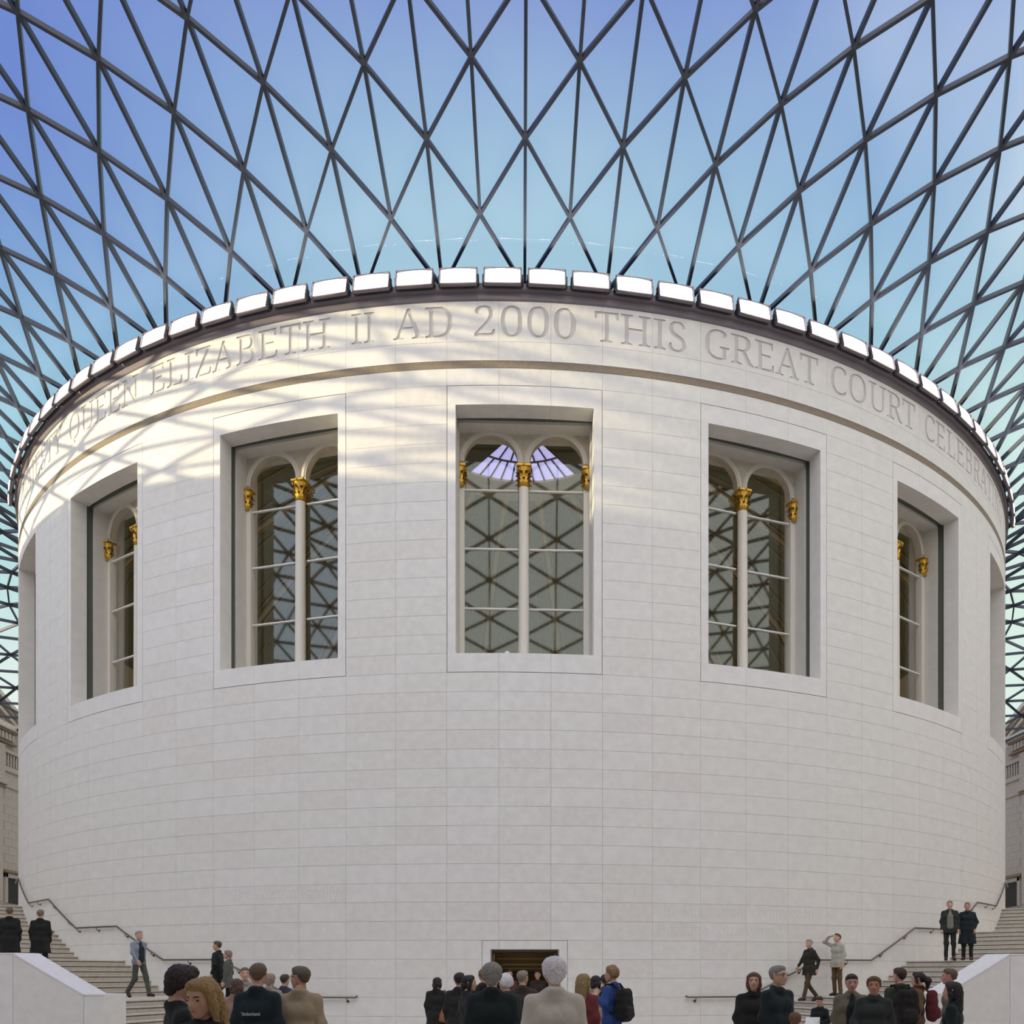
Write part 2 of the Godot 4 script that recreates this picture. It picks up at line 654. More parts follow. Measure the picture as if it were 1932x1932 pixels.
func drum() -> void:
	var wall := struct("wall_drum", "huge round white stone drum of smooth panels with carved lettering", "wall")
	var GAPH := 0.0025
	var deg := PI / 180.0
	# backing behind the panels, left open at windows and door
	var core := MB.new()
	var inn := MB.new()
	for k in range(-3, 4):
		var w := T0 + BAY * k
		arc(core, 21.40, 21.97, w + 5.4 * deg, w + 12.6 * deg, FL, 19.5, 6, true)
		if k == 0:
			for s in [-1, 1]:
				arc(core, 21.40, 21.97, w + minf(s * 2.4, s * 5.4) * deg, w + maxf(s * 2.4, s * 5.4) * deg, FL, 2.35, 3, true)
			arc(core, 21.40, 21.97, w - 5.4 * deg, w + 5.4 * deg, 2.35, 9.681, 8, true)
		else:
			arc(core, 21.40, 21.97, w - 5.4 * deg, w + 5.4 * deg, FL, 9.681, 8, true)
		arc(core, 21.40, 21.97, w - 5.4 * deg, w + 5.4 * deg, 17.286, 19.5, 8, true)
		arc(inn, 20.2, 21.2, w + 5.3 * deg, w + 12.7 * deg, FL, 19.5, 6, true)
		if k == 0:
			for s in [-1, 1]:
				arc(inn, 20.2, 21.2, w + minf(s * 2.5, s * 5.3) * deg, w + maxf(s * 2.5, s * 5.3) * deg, FL, 2.5, 3, true)
			arc(inn, 20.2, 21.2, w - 5.3 * deg, w + 5.3 * deg, 2.5, 10.0, 8, true)
		else:
			arc(inn, 20.2, 21.2, w - 5.3 * deg, w + 5.3 * deg, FL, 10.0, 8, true)
		arc(inn, 20.2, 21.2, w - 5.3 * deg, w + 5.3 * deg, 17.2, 19.5, 8, true)
	arc(core, 21.40, 21.97, T0 + 3 * BAY + 12.6 * deg, T0 + TAU - 3 * BAY - 5.4 * deg, FL, 19.5, 90, true)
	arc(inn, 20.2, 21.2, T0 + 3 * BAY + 12.7 * deg, T0 + TAU - 3 * BAY - 5.3 * deg, FL, 19.5, 90, true)
	part("backing", core, M.joint, wall)
	part("inner_wall", inn, M.inner, wall)
	var cap := MB.new()
	arc(cap, 20.0, 21.99, 0, TAU, 19.46, 19.52, 140, true)
	part("wall_head", cap, M.joint, wall)
	# carved words
	var serif := func(t: String, a: float, b: float) -> Array:
		return [word_mesh(t, "Droid Serif", 0.088), (a + b) * 0.5 * deg, (b - a) * deg * R, 18.575, 1.125]
	var words := [serif.call("MAJESTY", -55.2, -42.25), serif.call("QUEEN", -40.9, -30.9), serif.call("ELIZABETH", -29.6, -13.65), serif.call("II", -12.05, -10.4), serif.call("AD", -9.02, -4.85), serif.call("2000", -3.35, 3.7), serif.call("THIS", 5.0, 11.65), serif.call("GREAT", 13.1, 22.7), serif.call("COURT", 23.95, 33.7), serif.call("CELEBRATING", 35.1, 55.3)]
	var sans := func(t: String, a: float, b: float, y: float) -> Array:
		return [word_mesh(t, "Droid Sans", 0.014), (a + b) * 0.5 * deg, (b - a) * deg * R, y, 0.44]
	var names := [sans.call("The Weston Family", -21.5, -12.95, Y0 + 7.24 * ROW), sans.call("The Millennium Commission", 9.4, 22.2, Y0 + 6.3 * ROW), sans.call("Heritage Lottery Fund", 9.5, 19.3, Y0 + 5.27 * ROW)]
	var rg := RandomNumberGenerator.new()
	rg.seed = 4
	var plain := []
	var H := COL * R * 0.5 - GAPH
	for k in range(-18, 19):
		var th := T0 + COL * k
		var inbay := posmod(k + 2, 5) - 2          # -1, 0, 1 stand under a window
		var under := absi(inbay) <= 1 and absi(k) < 18
		for r in 35:
			var y0 := Y0 + ROW * r + GAPH
			var y1 := minf(Y0 + ROW * (r + 1), 17.74) - GAPH
			if under and r >= 19 and r < 34:
				continue
			if absi(k) <= 1 and r < 5:
				if absi(k) == 1:
					var c2 := T0 + signf(k) * (2.965 + 5.4) * 0.5 * deg
					plain.append([c2, (5.4 - 2.965) * 0.5 * deg * R - GAPH, y0, y1])
				continue
			if r in [5, 6, 7] and carved_panel(th, H, y0, y1, names, wall, M.panel[(k + r * 2) % 3 if k + r > 0 else 0]):
				continue
			plain.append([th, H, y0, y1])
		# frieze
		if not carved_panel(th, H, 18.44 + GAPH, 19.52, words, wall, M.panel[posmod(k, 3)]):
			plain.append([th, H, 18.44 + GAPH, 19.52])
		plain.append([th, H, 17.95, 18.44 - GAPH])
	for e in plain:
		var a := screen(P(R, e[0] - e[1] / R, e[2]))
		var b := screen(P(R, e[0] + e[1] / R, e[3]))
		e.append(absf(b.x - a.x) * absf(b.y - a.y) if a.y < 1932.0 and absf(e[0]) < 1.06 else 0.0)
	plain.sort_custom(func(p, q): return p[4] > q[4])
	var rest := MB.new()
	for i in plain.size():
		var e = plain[i]
		if i < 250:
			var mb := MB.new()
			plain_panel(e[0], e[1], e[2], e[3], mb)
			part("stone_panel", mb, M.panel[rg.randi() % 4], wall)
		else:
			plain_panel(e[0], e[1], e[2], e[3], rest)
	part("stone_panels", rest, M.panel[0], wall).set_meta("kind", "stuff")
	# moulding under the frieze: a small tan cove below a stone lip
	var lip := MB.new()
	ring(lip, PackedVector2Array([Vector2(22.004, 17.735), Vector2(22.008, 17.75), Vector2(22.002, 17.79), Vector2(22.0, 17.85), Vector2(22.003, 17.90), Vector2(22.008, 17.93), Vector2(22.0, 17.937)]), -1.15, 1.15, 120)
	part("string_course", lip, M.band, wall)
	var fil := MB.new()
	ring(fil, PackedVector2Array([Vector2(21.99, 17.935), Vector2(22.012, 17.935), Vector2(22.012, 17.95), Vector2(22.0, 17.955)]), -1.15, 1.15, 120)
	part("string_fillet", fil, M.panel[0], wall)
	# ledge of dark metal under the lamps
	var led := MB.new()
	ring(led, PackedVector2Array([Vector2(21.6, 19.5), Vector2(22.02, 19.51), Vector2(22.04, 19.54), Vector2(22.04, 19.70), Vector2(22.09, 19.715), Vector2(22.12, 19.75), Vector2(22.12, 19.90), Vector2(22.05, 19.93), Vector2(21.7, 19.93), Vector2(21.66, 20.1), Vector2(21.2, 20.2)]), 0, TAU, 240)
	part("ledge", led, M.ledge, wall)
	# let the CSG trees settle, then wrap the carved panels round the drum
	await get_tree().process_frame
	await get_tree().process_frame
	for c in carving:
		var am: ArrayMesh = c[0].bake_static_mesh()
		part("carved_panel", bent(am, c[1]), c[3], c[2])
		c[0].free()

func capital(mb: MB, at: Vector3, r: float, h: float, a0: float, a1: float) -> void:   # a bell wrapped in two rows of curling leaves under a flaring top
	lathe(mb, PackedVector2Array([Vector2(r * .9, 0), Vector2(r * 1.05, h * .04), Vector2(r * .92, h * .1), Vector2(r * .95, h * .5), Vector2(r * 1.25, h * .85), Vector2(r * 1.3, h * .88), Vector2(0, h * .88)]), at, 16)
	for row in 2:
		for i in 8:
			var a := TAU * (i + 0.5 * row) / 8.0
			var y := h * (0.08 + 0.0 * row)
			var top := h * (0.40 + 0.28 * row)
			var w := r * 0.34
			var prev := [at + P(r * .95, a, y), w * 0.7]
			for s in range(1, 7):
				var f := s / 6.0
				var out := r * (0.98 + 0.10 * row) + r * 0.55 * pow(f, 3.0)
				var yy := lerpf(y, top, minf(1.0, f * 1.15)) - (h * 0.06 if s == 6 else 0.0)
				var cur := [at + P(out, a, yy), w * (1.0 - 0.55 * pow(f, 4.0))]
				var t := tan_(a)
				var nn := (rad(a) + Vector3.UP * (f - 0.5)).normalized()
				mb.flat(prev[0] - t * prev[1], prev[0] + t * prev[1], cur[0] + t * cur[1], cur[0] - t * cur[1], nn)
				mb.flat(prev[0] - t * prev[1] - rad(a) * .012, prev[0] + t * prev[1] - rad(a) * .012, cur[0] + t * cur[1] - rad(a) * .012, cur[0] - t * cur[1] - rad(a) * .012, -nn)
				prev = cur
	for i in 4:   # corner scrolls
		var a := TAU * (i + 0.5) / 4.0
		var pts := PackedVector3Array()
		for s in 9:
			var f := s / 8.0
			var cc := at + P(r * 1.5, a, h * .76)
			pts.append(cc + rad(a) * r * .3 * cos(f * 5.0 + 2.6) * (1.0 - .5 * f) + Vector3.UP * h * .1 * sin(f * 5.0 + 2.6) * (1.0 - .5 * f))
		tube(mb, pts, r * .12, 6)
	var t := Transform3D(Basis(Vector3.UP, a0), at + Vector3.UP * h * .94)
	box(mb, t, Vector3(r * 2.7, h * .12, r * 2.7), h * .02)
	ball(mb, at + rad(a0) * r * 1.35 + Vector3.UP * h * .93, r * .22)

func window(k: int, label: String) -> void:
	var th := T0 + BAY * k
	var deg := PI / 180.0
	var w := struct("window_%d" % (k + 4), label, "window")
	var g := 0.015
	# stone surround, one course deep in the wall
	for s in [-1, 1]:
		var mb := MB.new()
		var ai := asin(1.837 / R)
		var ao := 5.4 * deg - g / R
		var p := [P(R, th + s * ai, 0), P(R, th + s * ao, 0), P(21.41, th + s * ao, 0), wp(th, s * 1.837, 0, 21.41)]
		var ns := [rad(th + s * 5.1 * deg), tan_(th) * s, -rad(th), -tan_(th) * s]
		for i in 4:
			mb.flat(p[i] + Vector3.UP * 10.19, p[(i + 1) % 4] + Vector3.UP * 10.19, p[(i + 1) % 4] + Vector3.UP * 16.775, p[i] + Vector3.UP * 16.775, ns[i])
		part("jamb_stone", mb, M.panel[2], w)
	for i in 3:
		var a := th + COL * (i - 1)
		var l := a - COL * 0.5 + (g / R if i == 0 else 0.0001)
		var r := a + COL * 0.5 - (g / R if i == 2 else 0.0001)
		var mb := MB.new()
		arc(mb, 21.41, R, l, r, 16.775, 17.286 - g, 3, true)
		part("head_stone", mb, M.panel[2], w)
		var m2 := MB.new()
		arc(m2, 21.0, R, l, r, 9.681 + g, 10.19, 3, true)
		part("sill_stone", m2, M.panel[2], w)
	# strips coloured as the shade in the cavity between new skin and old wall
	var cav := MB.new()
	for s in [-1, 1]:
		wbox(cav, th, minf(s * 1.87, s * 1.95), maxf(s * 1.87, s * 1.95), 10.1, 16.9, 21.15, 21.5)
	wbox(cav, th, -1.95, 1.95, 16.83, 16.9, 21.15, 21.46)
	part("cavity_shade_strips", cav, M.cavity, w)
	# old wall: reveal, arcaded head, column, glazing
	var rev := MB.new()
	for s in [-1, 1]:
		wbox(rev, th, minf(s * 1.80, s * 2.1), maxf(s * 1.80, s * 2.1), 9.95, 17.25, 20.2, 21.19)
	wbox(rev, th, -1.9, 1.9, 16.75, 17.25, 20.2, 21.19)
	part("reveal", rev, M.inner, w)
	var u0 := -0.025
	var spring := 15.95
	var ar := 0.75
	var head := MB.new()
	var arch := MB.new()
	for s in [-1, 1]:
		var uc: float = u0 + s * 0.91
		var seg := 24
		for i in seg:
			var f0 := PI * i / seg
			var f1 := PI * (i + 1) / seg
			var a := Vector2(uc + ar * cos(f0), spring + ar * sin(f0))
			var b := Vector2(uc + ar * cos(f1), spring + ar * sin(f1))
			head.flat(wp(th, a.x, a.y, 20.72), wp(th, b.x, b.y, 20.72), wp(th, b.x, 16.78, 20.72), wp(th, a.x, 16.78, 20.72), rad(th))
			head.flat(wp(th, a.x, a.y, 20.5), wp(th, b.x, b.y, 20.5), wp(th, b.x, 16.78, 20.5), wp(th, a.x, 16.78, 20.5), -rad(th))
			var c0 := -(tan_(th) * cos(f0) + Vector3.UP * sin(f0))
			var c1 := -(tan_(th) * cos(f1) + Vector3.UP * sin(f1))
			head.quad(wp(th, a.x, a.y, 20.72), wp(th, b.x, b.y, 20.72), wp(th, b.x, b.y, 20.5), wp(th, a.x, a.y, 20.5), c0, c1, c1, c0)
			# archivolt: three stepped rings
			var steps := [[0.0, 0.05, 20.735], [0.05, 0.10, 20.755], [0.10, 0.14, 20.74]]
			for e in steps:
				var a1 := Vector2(uc + (ar + e[0]) * cos(f0), spring + (ar + e[0]) * sin(f0))
				var b1 := Vector2(uc + (ar + e[0]) * cos(f1), spring + (ar + e[0]) * sin(f1))
				var a2 := Vector2(uc + (ar + e[1]) * cos(f0), spring + (ar + e[1]) * sin(f0))
				var b2 := Vector2(uc + (ar + e[1]) * cos(f1), spring + (ar + e[1]) * sin(f1))
				var v1: float = e[2]
				arch.flat(wp(th, a1.x, a1.y, v1), wp(th, b1.x, b1.y, v1), wp(th, b2.x, b2.y, v1), wp(th, a2.x, a2.y, v1), rad(th))
				arch.quad(wp(th, a1.x, a1.y, v1), wp(th, b1.x, b1.y, v1), wp(th, b1.x, b1.y, 20.7), wp(th, a1.x, a1.y, 20.7), c0, c1, c1, c0)
				arch.quad(wp(th, a2.x, a2.y, v1), wp(th, b2.x, b2.y, v1), wp(th, b2.x, b2.y, 20.7), wp(th, a2.x, a2.y, 20.7), -c0, -c1, -c1, -c0)
	for e in [[-1.82, u0 - 0.91 - ar], [u0 - 0.91 + ar, u0 + 0.91 - ar], [u0 + 0.91 + ar, 1.82]]:
		wbox(head, th, e[0], e[1], 15.84, 16.78, 20.5, 20.72)
	part("arcade", head, M.stucco, w)
	part("archivolt", arch, M.white, w)
	var sh := MB.new()
	lathe(sh, PackedVector2Array([Vector2(.2, 9.95), Vector2(.2, 10.25), Vector2(.155, 10.3), Vector2(.15, 12.0), Vector2(.14, 15.24)]), wp(th, u0, 0, 20.74), 20)
	part("column_shaft", sh, M.white, w)
	var cp := MB.new()
	capital(cp, wp(th, u0, 15.22, 20.74), 0.15, 0.62, th, 0)
	part("capital", cp, M.gold, w)
	for s in [-1, 1]:
		var mb := MB.new()
		wbox(mb, th, minf(s * 1.66, s * 1.82) + u0 * 0.5, maxf(s * 1.66, s * 1.82) + u0 * 0.5, 9.95, 15.9, 20.5, 20.74, 0.01)
		part("pilaster", mb, M.white, w)
		var c2 := MB.new()
		capital(c2, wp(th, s * 1.79 + u0 * 0.5, 15.22, 20.70), 0.13, 0.62, th, 0)
		part("capital", c2, M.gold, w)
	var ys := [9.95, 11.90, 13.57, 15.21]
	for s in [-1, 1]:
		var ua: float = u0 + s * 0.91 - 0.76
		var ub: float = u0 + s * 0.91 + 0.76
		for y in [11.90, 13.57, 15.21]:
			var mb := MB.new()
			wbox(mb, th, ua, ub, y - .022, y + .022, 20.58, 20.66, 0.006)
			part("glazing_bar", mb, M.bar, w)
		for i in 3:
			var mb := MB.new()
			mb.flat(wp(th, ua, ys[i] + .022, 20.61), wp(th, ub, ys[i] + .022, 20.61), wp(th, ub, ys[i + 1] - .022, 20.61), wp(th, ua, ys[i + 1] - .022, 20.61), rad(th))
			part("pane", mb, M.window_glass, w)
		var m3 := MB.new()
		var cc := wp(th, u0 + s * 0.91, spring, 20.61)
		mb_arch(m3, cc, th, ar + .01, 15.232 - spring)
		part("pane", m3, M.window_glass, w)

func mb_arch(mb: MB, cc: Vector3, th: float, r: float, low: float) -> void:
	mb.flat(cc + tan_(th) * -r + Vector3.UP * low, cc + tan_(th) * r + Vector3.UP * low, cc + tan_(th) * r, cc - tan_(th) * r, rad(th))
	for i in 24:
		var f0 := PI * i / 24
		var f1 := PI * (i + 1) / 24
		mb.tri(cc, cc + tan_(th) * r * cos(f0) + Vector3.UP * r * sin(f0), cc + tan_(th) * r * cos(f1) + Vector3.UP * r * sin(f1), rad(th), rad(th), rad(th))

func doorway() -> void:
	var d := struct("door_1", "dark doorway with plain stone frame at the foot of the drum", "door")
	var deg := PI / 180.0
	var g := 0.012
	for s in [-1, 1]:
		var mb := MB.new()
		var a: float = T0 + s * 2.38 * deg
		var b: float = T0 + s * (2.965 * deg - g / R)
		arc(mb, 21.41, R, minf(a, b), maxf(a, b), FL, 2.341, 2, true)
		part("jamb_stone", mb, M.panel[2], d)
	for i in 3:
		var ed := [-2.965 * deg + g / R, -1.8 * deg, 1.8 * deg, 2.965 * deg - g / R]
		var mb := MB.new()
		arc(mb, 21.41, R, T0 + ed[i] + .0002, T0 + ed[i + 1] - .0002, 2.343, 2.583 - g, 2, true)
		part("head_stone", mb, M.panel[2], d)
	var fr := MB.new()
	for s in [-1, 1]:
		wbox(fr, T0, minf(s * .85, s * .93), maxf(s * .85, s * .93), FL, 2.34, 20.3, 21.3)
	wbox(fr, T0, -.93, .93, 2.28, 2.36, 20.3, 21.3)
	part("frame", fr, mat(srgb(112, 104, 84), 0.5, 0.3), d)
	# dim lobby inside, with a lettered board on its back wall
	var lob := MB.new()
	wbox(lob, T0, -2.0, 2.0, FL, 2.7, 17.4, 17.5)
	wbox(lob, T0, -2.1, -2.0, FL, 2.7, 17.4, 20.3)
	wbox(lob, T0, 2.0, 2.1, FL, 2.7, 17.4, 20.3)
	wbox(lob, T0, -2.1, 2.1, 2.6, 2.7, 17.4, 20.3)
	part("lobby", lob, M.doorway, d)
	var lt := MB.new()
	wbox(lt, T0, -.09, .09, 2.57, 2.6, 19.3, 19.48)
	part("added_lobby_light", lt, M.globe, d)  # ceiling light added out of view to brighten the lobby and its board
	var ll := OmniLight3D.new()
	ll.name = "added_lobby_lamp"
	ll.light_color = Color(1.0, .86, .62)
	ll.light_energy = 0.35
	ll.light_size = 0.08
	ll.omni_range = 60.0
	ll.omni_attenuation = 2.0
	ll.shadow_enabled = true
	ll.position = wp(T0, 0, 2.45, 19.39)
	d.add_child(ll)
	var sg := MB.new()
	wbox(sg, T0, -1.2, 1.2, 1.75, 2.35, 17.52, 17.56, 0.01)
	var board := part("board", sg, mat(srgb(60, 52, 42), 0.6), d)
	for e in [[2.16, 0.85, .035], [1.98, 0.7, .06], [1.86, 0.75, .03]]:
		var ln := MB.new()
		wbox(ln, T0, -e[1], e[1], e[0] - e[2] * .5, e[0] + e[2] * .5, 17.56, 17.566)
		part("text_line", ln, mat(srgb(120, 112, 92), 0.6), board, Vector3.ZERO)


# ---------------------------------------------------------------- inside the drum: dome and skylight
func dome() -> void:
	var d := struct("ceiling_dome", "painted dome with gilded ribs seen through the drum's windows", "ceiling")
	var prof := PackedVector2Array([Vector2(20.2, 17.4), Vector2(20.0, 18.8), Vector2(19.0, 20.8), Vector2(17.2, 22.8), Vector2(14.4, 25.0), Vector2(11.0, 27.2), Vector2(8.0, 28.5), Vector2(6.0, 29.08)])
	var mb := MB.new()
	for k in 2:
		var pr := PackedVector2Array()
		for p in prof:
			pr.append(p + Vector2(.2, .2) * k)
		ring(mb, pr, 0, TAU, 80)
	part("dome_shell", mb, M.dome, d)
	for i in 20:
		var a := T0 + BAY * (i + .5)
		for e in [[0.0, .16, M.cream], [-.028, .05, M.rib_gold], [.028, .05, M.rib_gold], [-.085, .035, M.rib_gold], [.085, .035, M.rib_gold]]:
			var rb := MB.new()
			var pts := PackedVector3Array()
			for p in prof:
				pts.append(P(p.x - .05, a + e[0] * minf(1.0, 6.0 / p.x + .55), p.y - .06))
			tube(rb, pts, e[1], 6)
			part("rib", rb, e[2], d)
	var mo := MB.new()
	ring(mo, PackedVector2Array([Vector2(6.3, 29.0), Vector2(6.0, 28.85), Vector2(5.85, 29.0), Vector2(5.7, 29.02), Vector2(5.55, 29.2), Vector2(5.5, 29.3), Vector2(5.35, 29.34), Vector2(5.2, 29.45), Vector2(5.2, 29.62)]), 0, TAU, 72)
	part("ring_moulding", mo, M.cream, d)
	# skylight on the far side of the ring: a fan of lavender panes in a dark ceiling
	var fan := deg_to_rad(34.0)
	var ce := MB.new()
	var yc := 29.56
	for i in 60:
		var a := -PI + fan + (TAU - 2 * fan) * i / 60.0
		var b := -PI + fan + (TAU - 2 * fan) * (i + 1) / 60.0
		ce.flat(P(5.25, a, yc), P(5.25, b, yc), P(.01, b, yc), P(.01, a, yc), Vector3.DOWN)
	for i in 16:
		var a := PI - fan + 2 * fan * i / 16.0
		var b := PI - fan + 2 * fan * (i + 1) / 16.0
		ce.flat(P(1.9, a, yc), P(1.9, b, yc), P(.01, b, yc), P(.01, a, yc), Vector3.DOWN)
	part("lantern_ceiling", ce, M.dome_dark, d)
	var sk := Node3D.new()
	sk.name = "skylight"
	d.add_child(sk)
	var edge := [[5.2, 3.35], [3.3, 1.9]]
	for row in 2:
		var n := 10 if row == 0 else 6
		for i in n:
			var a := PI - fan + 2 * fan * (i + .04) / n
			var b := PI - fan + 2 * fan * (i + .96) / n
			var q := MB.new()
			q.flat(P(edge[row][0], a, yc + .02), P(edge[row][0], b, yc + .02), P(edge[row][1], b, yc + .02), P(edge[row][1], a, yc + .02), Vector3.DOWN)
			part("pane", q, M.lavender, sk, Vector3.ZERO)
		for i in n + 1:
			var a := PI - fan + 2 * fan * i / n
			var q := MB.new()
			tube(q, PackedVector3Array([P(edge[row][0], a, yc), P(edge[row][1], a, yc)]), .05, 6)
			part("glazing_bar", q, M.dome_dark, sk, Vector3.ZERO)
	for r in [3.33, 1.9]:
		var q := MB.new()
		var pts := PackedVector3Array()
		for i in 25:
			pts.append(P(r, PI - fan + 2 * fan * i / 24.0, yc))
		tube(q, pts, .06, 6)
		part("glazing_bar", q, M.dome_dark, sk, Vector3.ZERO)
	# lamp added to light the dome, hung below the line of sight
	var lamp := thing("added_dome_lamp", "unseen globe light added inside the drum to brighten the dome", "lamp", Vector3(0, 8.2, 0))
	var gl := MB.new()
	ball(gl, Vector3(0, 8.2, 0), 0.24)
	part("globe", gl, M.globe, lamp)
	var rod := MB.new()
	tube(rod, PackedVector3Array([Vector3(0, 8.42, 0), Vector3(0, 29.55, 0)]), .02, 6)
	part("rod", rod, M.ledge, lamp)
	var ol := OmniLight3D.new()
	ol.name = "added_dome_light"
	ol.light_color = Color(1.0, .9, .7)
	ol.light_energy = 14.0
	ol.light_size = 0.2
	ol.omni_range = 60.0
	ol.omni_attenuation = 2.0
	ol.shadow_enabled = true
	lamp.add_child(ol)


# ---------------------------------------------------------------- the glass roof
const RA := 21.352
const RB := 35.0
const RN := 44.0
const RS := 48.9

func psi(x: float, z: float) -> float:
	return (1.0 - x / RB) * (1.0 + x / RB) * (1.0 + z / RN) * (1.0 - z / RS)

func roof_y(x: float, z: float) -> float:
	var r := Vector2(x, z).length()
	var p := psi(x, z)
	var e := p / psi(RA * x / r, RA * z / r)
	return (20.375 - 18.5) * e + 18.5 + (r / RA - 1.0) * p * (1.635 + 18.748 * p)

func roof_node(i: int, j: int) -> Array:   # [position, whether it lies on the edge of the court]
	var ii := posmod(i + 60, 120) - 60
	var north := absi(ii) > 30
	var m := 60 - absi(ii) if north else absi(ii)        # half-steps from the nearer end of the long axis
	var f := TAU / 120.0 * m
	var far := RN if north else RS
	var pr := Vector2(sin(f), cos(f)) * RA
	var q: Vector2
	var s: float
	var corner := 19.5
	if m < corner:
		q = Vector2((1.037 * f - 0.054 * f * f * f) * RB, far)
		var t := j / 22.0
		s = pr.distance_to(q) * (1.106 * t - 0.106 * t * t) * (1.0 - 0.568 * minf(f * f, 0.5625))
	else:
		var g := (m - corner) / (30.0 - corner)
		q = Vector2(RB, far * (1.0 - g) * (1.0 - 0.25 * g))
		s = lerpf(1.4, 1.05, minf(1.0, g * 1.5)) * j
	var l := pr.distance_to(q)
	var x := pr.lerp(q, minf(1.0, s / l))
	x.x *= signf(ii) if ii != 0 else 1.0
	if north:
		x.y = -x.y
	# the whole net is turned with the middle window
	return [Vector3(x.x * cos(T0) + x.y * sin(T0), roof_y(x.x, x.y), x.y * cos(T0) - x.x * sin(T0)), s >= l]

func roof() -> void:
	var root := struct("ceiling", "curved glass roof of triangular panes on a steel lattice over the court", "ceiling")
	var N := {}
	var JM := 60
	for i in range(-60, 60):
		for j in JM:
			if (i + j) % 2 == 0:
				N[Vector2i(i, j)] = roof_node(i, j)
	var at := func(i: int, j: int): return N.get(Vector2i(posmod(i + 60, 120) - 60, j))
	var bars := []
	var tris := []
	for key in N:
		var n0 = N[key]
		if n0[1]:
			continue
		var i: int = key.x
		var j: int = key.y
		var u = at.call(i, j + 2)
		var l = at.call(i - 1, j + 1)
		var r = at.call(i + 1, j + 1)
		for e in [u, l, r]:
			if e != null and n0[0].distance_to(e[0]) > 0.02:
				bars.append([n0[0], e[0], n0[0].y])
		if u != null and r != null:
			tris.append([n0[0], r[0], u[0]])
		if u != null and l != null:
			tris.append([n0[0], u[0], l[0]])
		if j == 0:
			var r2 = at.call(i + 2, 0)
			bars.append([n0[0], r2[0]])
			tris.append([n0[0], r2[0], r[0]])
	var size := func(pts: Array) -> float:
		var q := []
		for p in pts:
			var s := screen(p)
			if s.z < 1.0 or s.x < -60 or s.x > 1992 or s.y < -60 or s.y > 1000:
				return 0.0
			q.append(s)
		if q.size() == 2:
			return Vector2(q[0].x, q[0].y).distance_to(Vector2(q[1].x, q[1].y)) * 100.0 / q[0].z
		return absf((q[1] - q[0]).x * (q[2] - q[0]).y - (q[1] - q[0]).y * (q[2] - q[0]).x)
	for b in bars:
		b.resize(2)
		b.append(size.call([b[0], b[1]]))
	for t in tris:
		t.append(size.call([t[0], t[1], t[2]]))
	bars.sort_custom(func(a, b): return a[2] > b[2])
	tris.sort_custom(func(a, b): return a[3] > b[3])
	var rest := MB.new()
	for i in bars.size():
		var b = bars[i]
		var mid: Vector3 = (b[0] + b[1]) * .5
		var e := 0.3
		var up := Vector3(-(roof_y(mid.x + e, mid.z) - roof_y(mid.x - e, mid.z)) / (2 * e), 1, -(roof_y(mid.x, mid.z + e) - roof_y(mid.x, mid.z - e)) / (2 * e)).normalized()
		if i < 300:
			var mb := MB.new()
			beam(mb, b[0], b[1], .078, .14, up)
			part("roof_bar", mb, M.steel, root)
		else:
			beam(rest, b[0], b[1], .078, .14, up)
	part("roof_bars", rest, M.steel, root).set_meta("kind", "stuff")
	var gl := MB.new()
	for i in tris.size():
		var t = tris[i]
		var a: Vector3 = t[0] + Vector3.UP * .1
		var b: Vector3 = t[1] + Vector3.UP * .1
		var c: Vector3 = t[2] + Vector3.UP * .1
		var nn := (b - a).cross(c - a)
		if nn.length() < 0.01:
			continue
		nn = nn.normalized() * signf(nn.y)
		if i < 300:
			var mb := MB.new()
			mb.tri(a, b, c, nn, nn, nn)
			part("roof_pane", mb, M.roof_glass, root)
		else:
			gl.tri(a, b, c, nn, nn, nn)
	part("roof_panes", gl, M.roof_glass, root).set_meta("kind", "stuff")


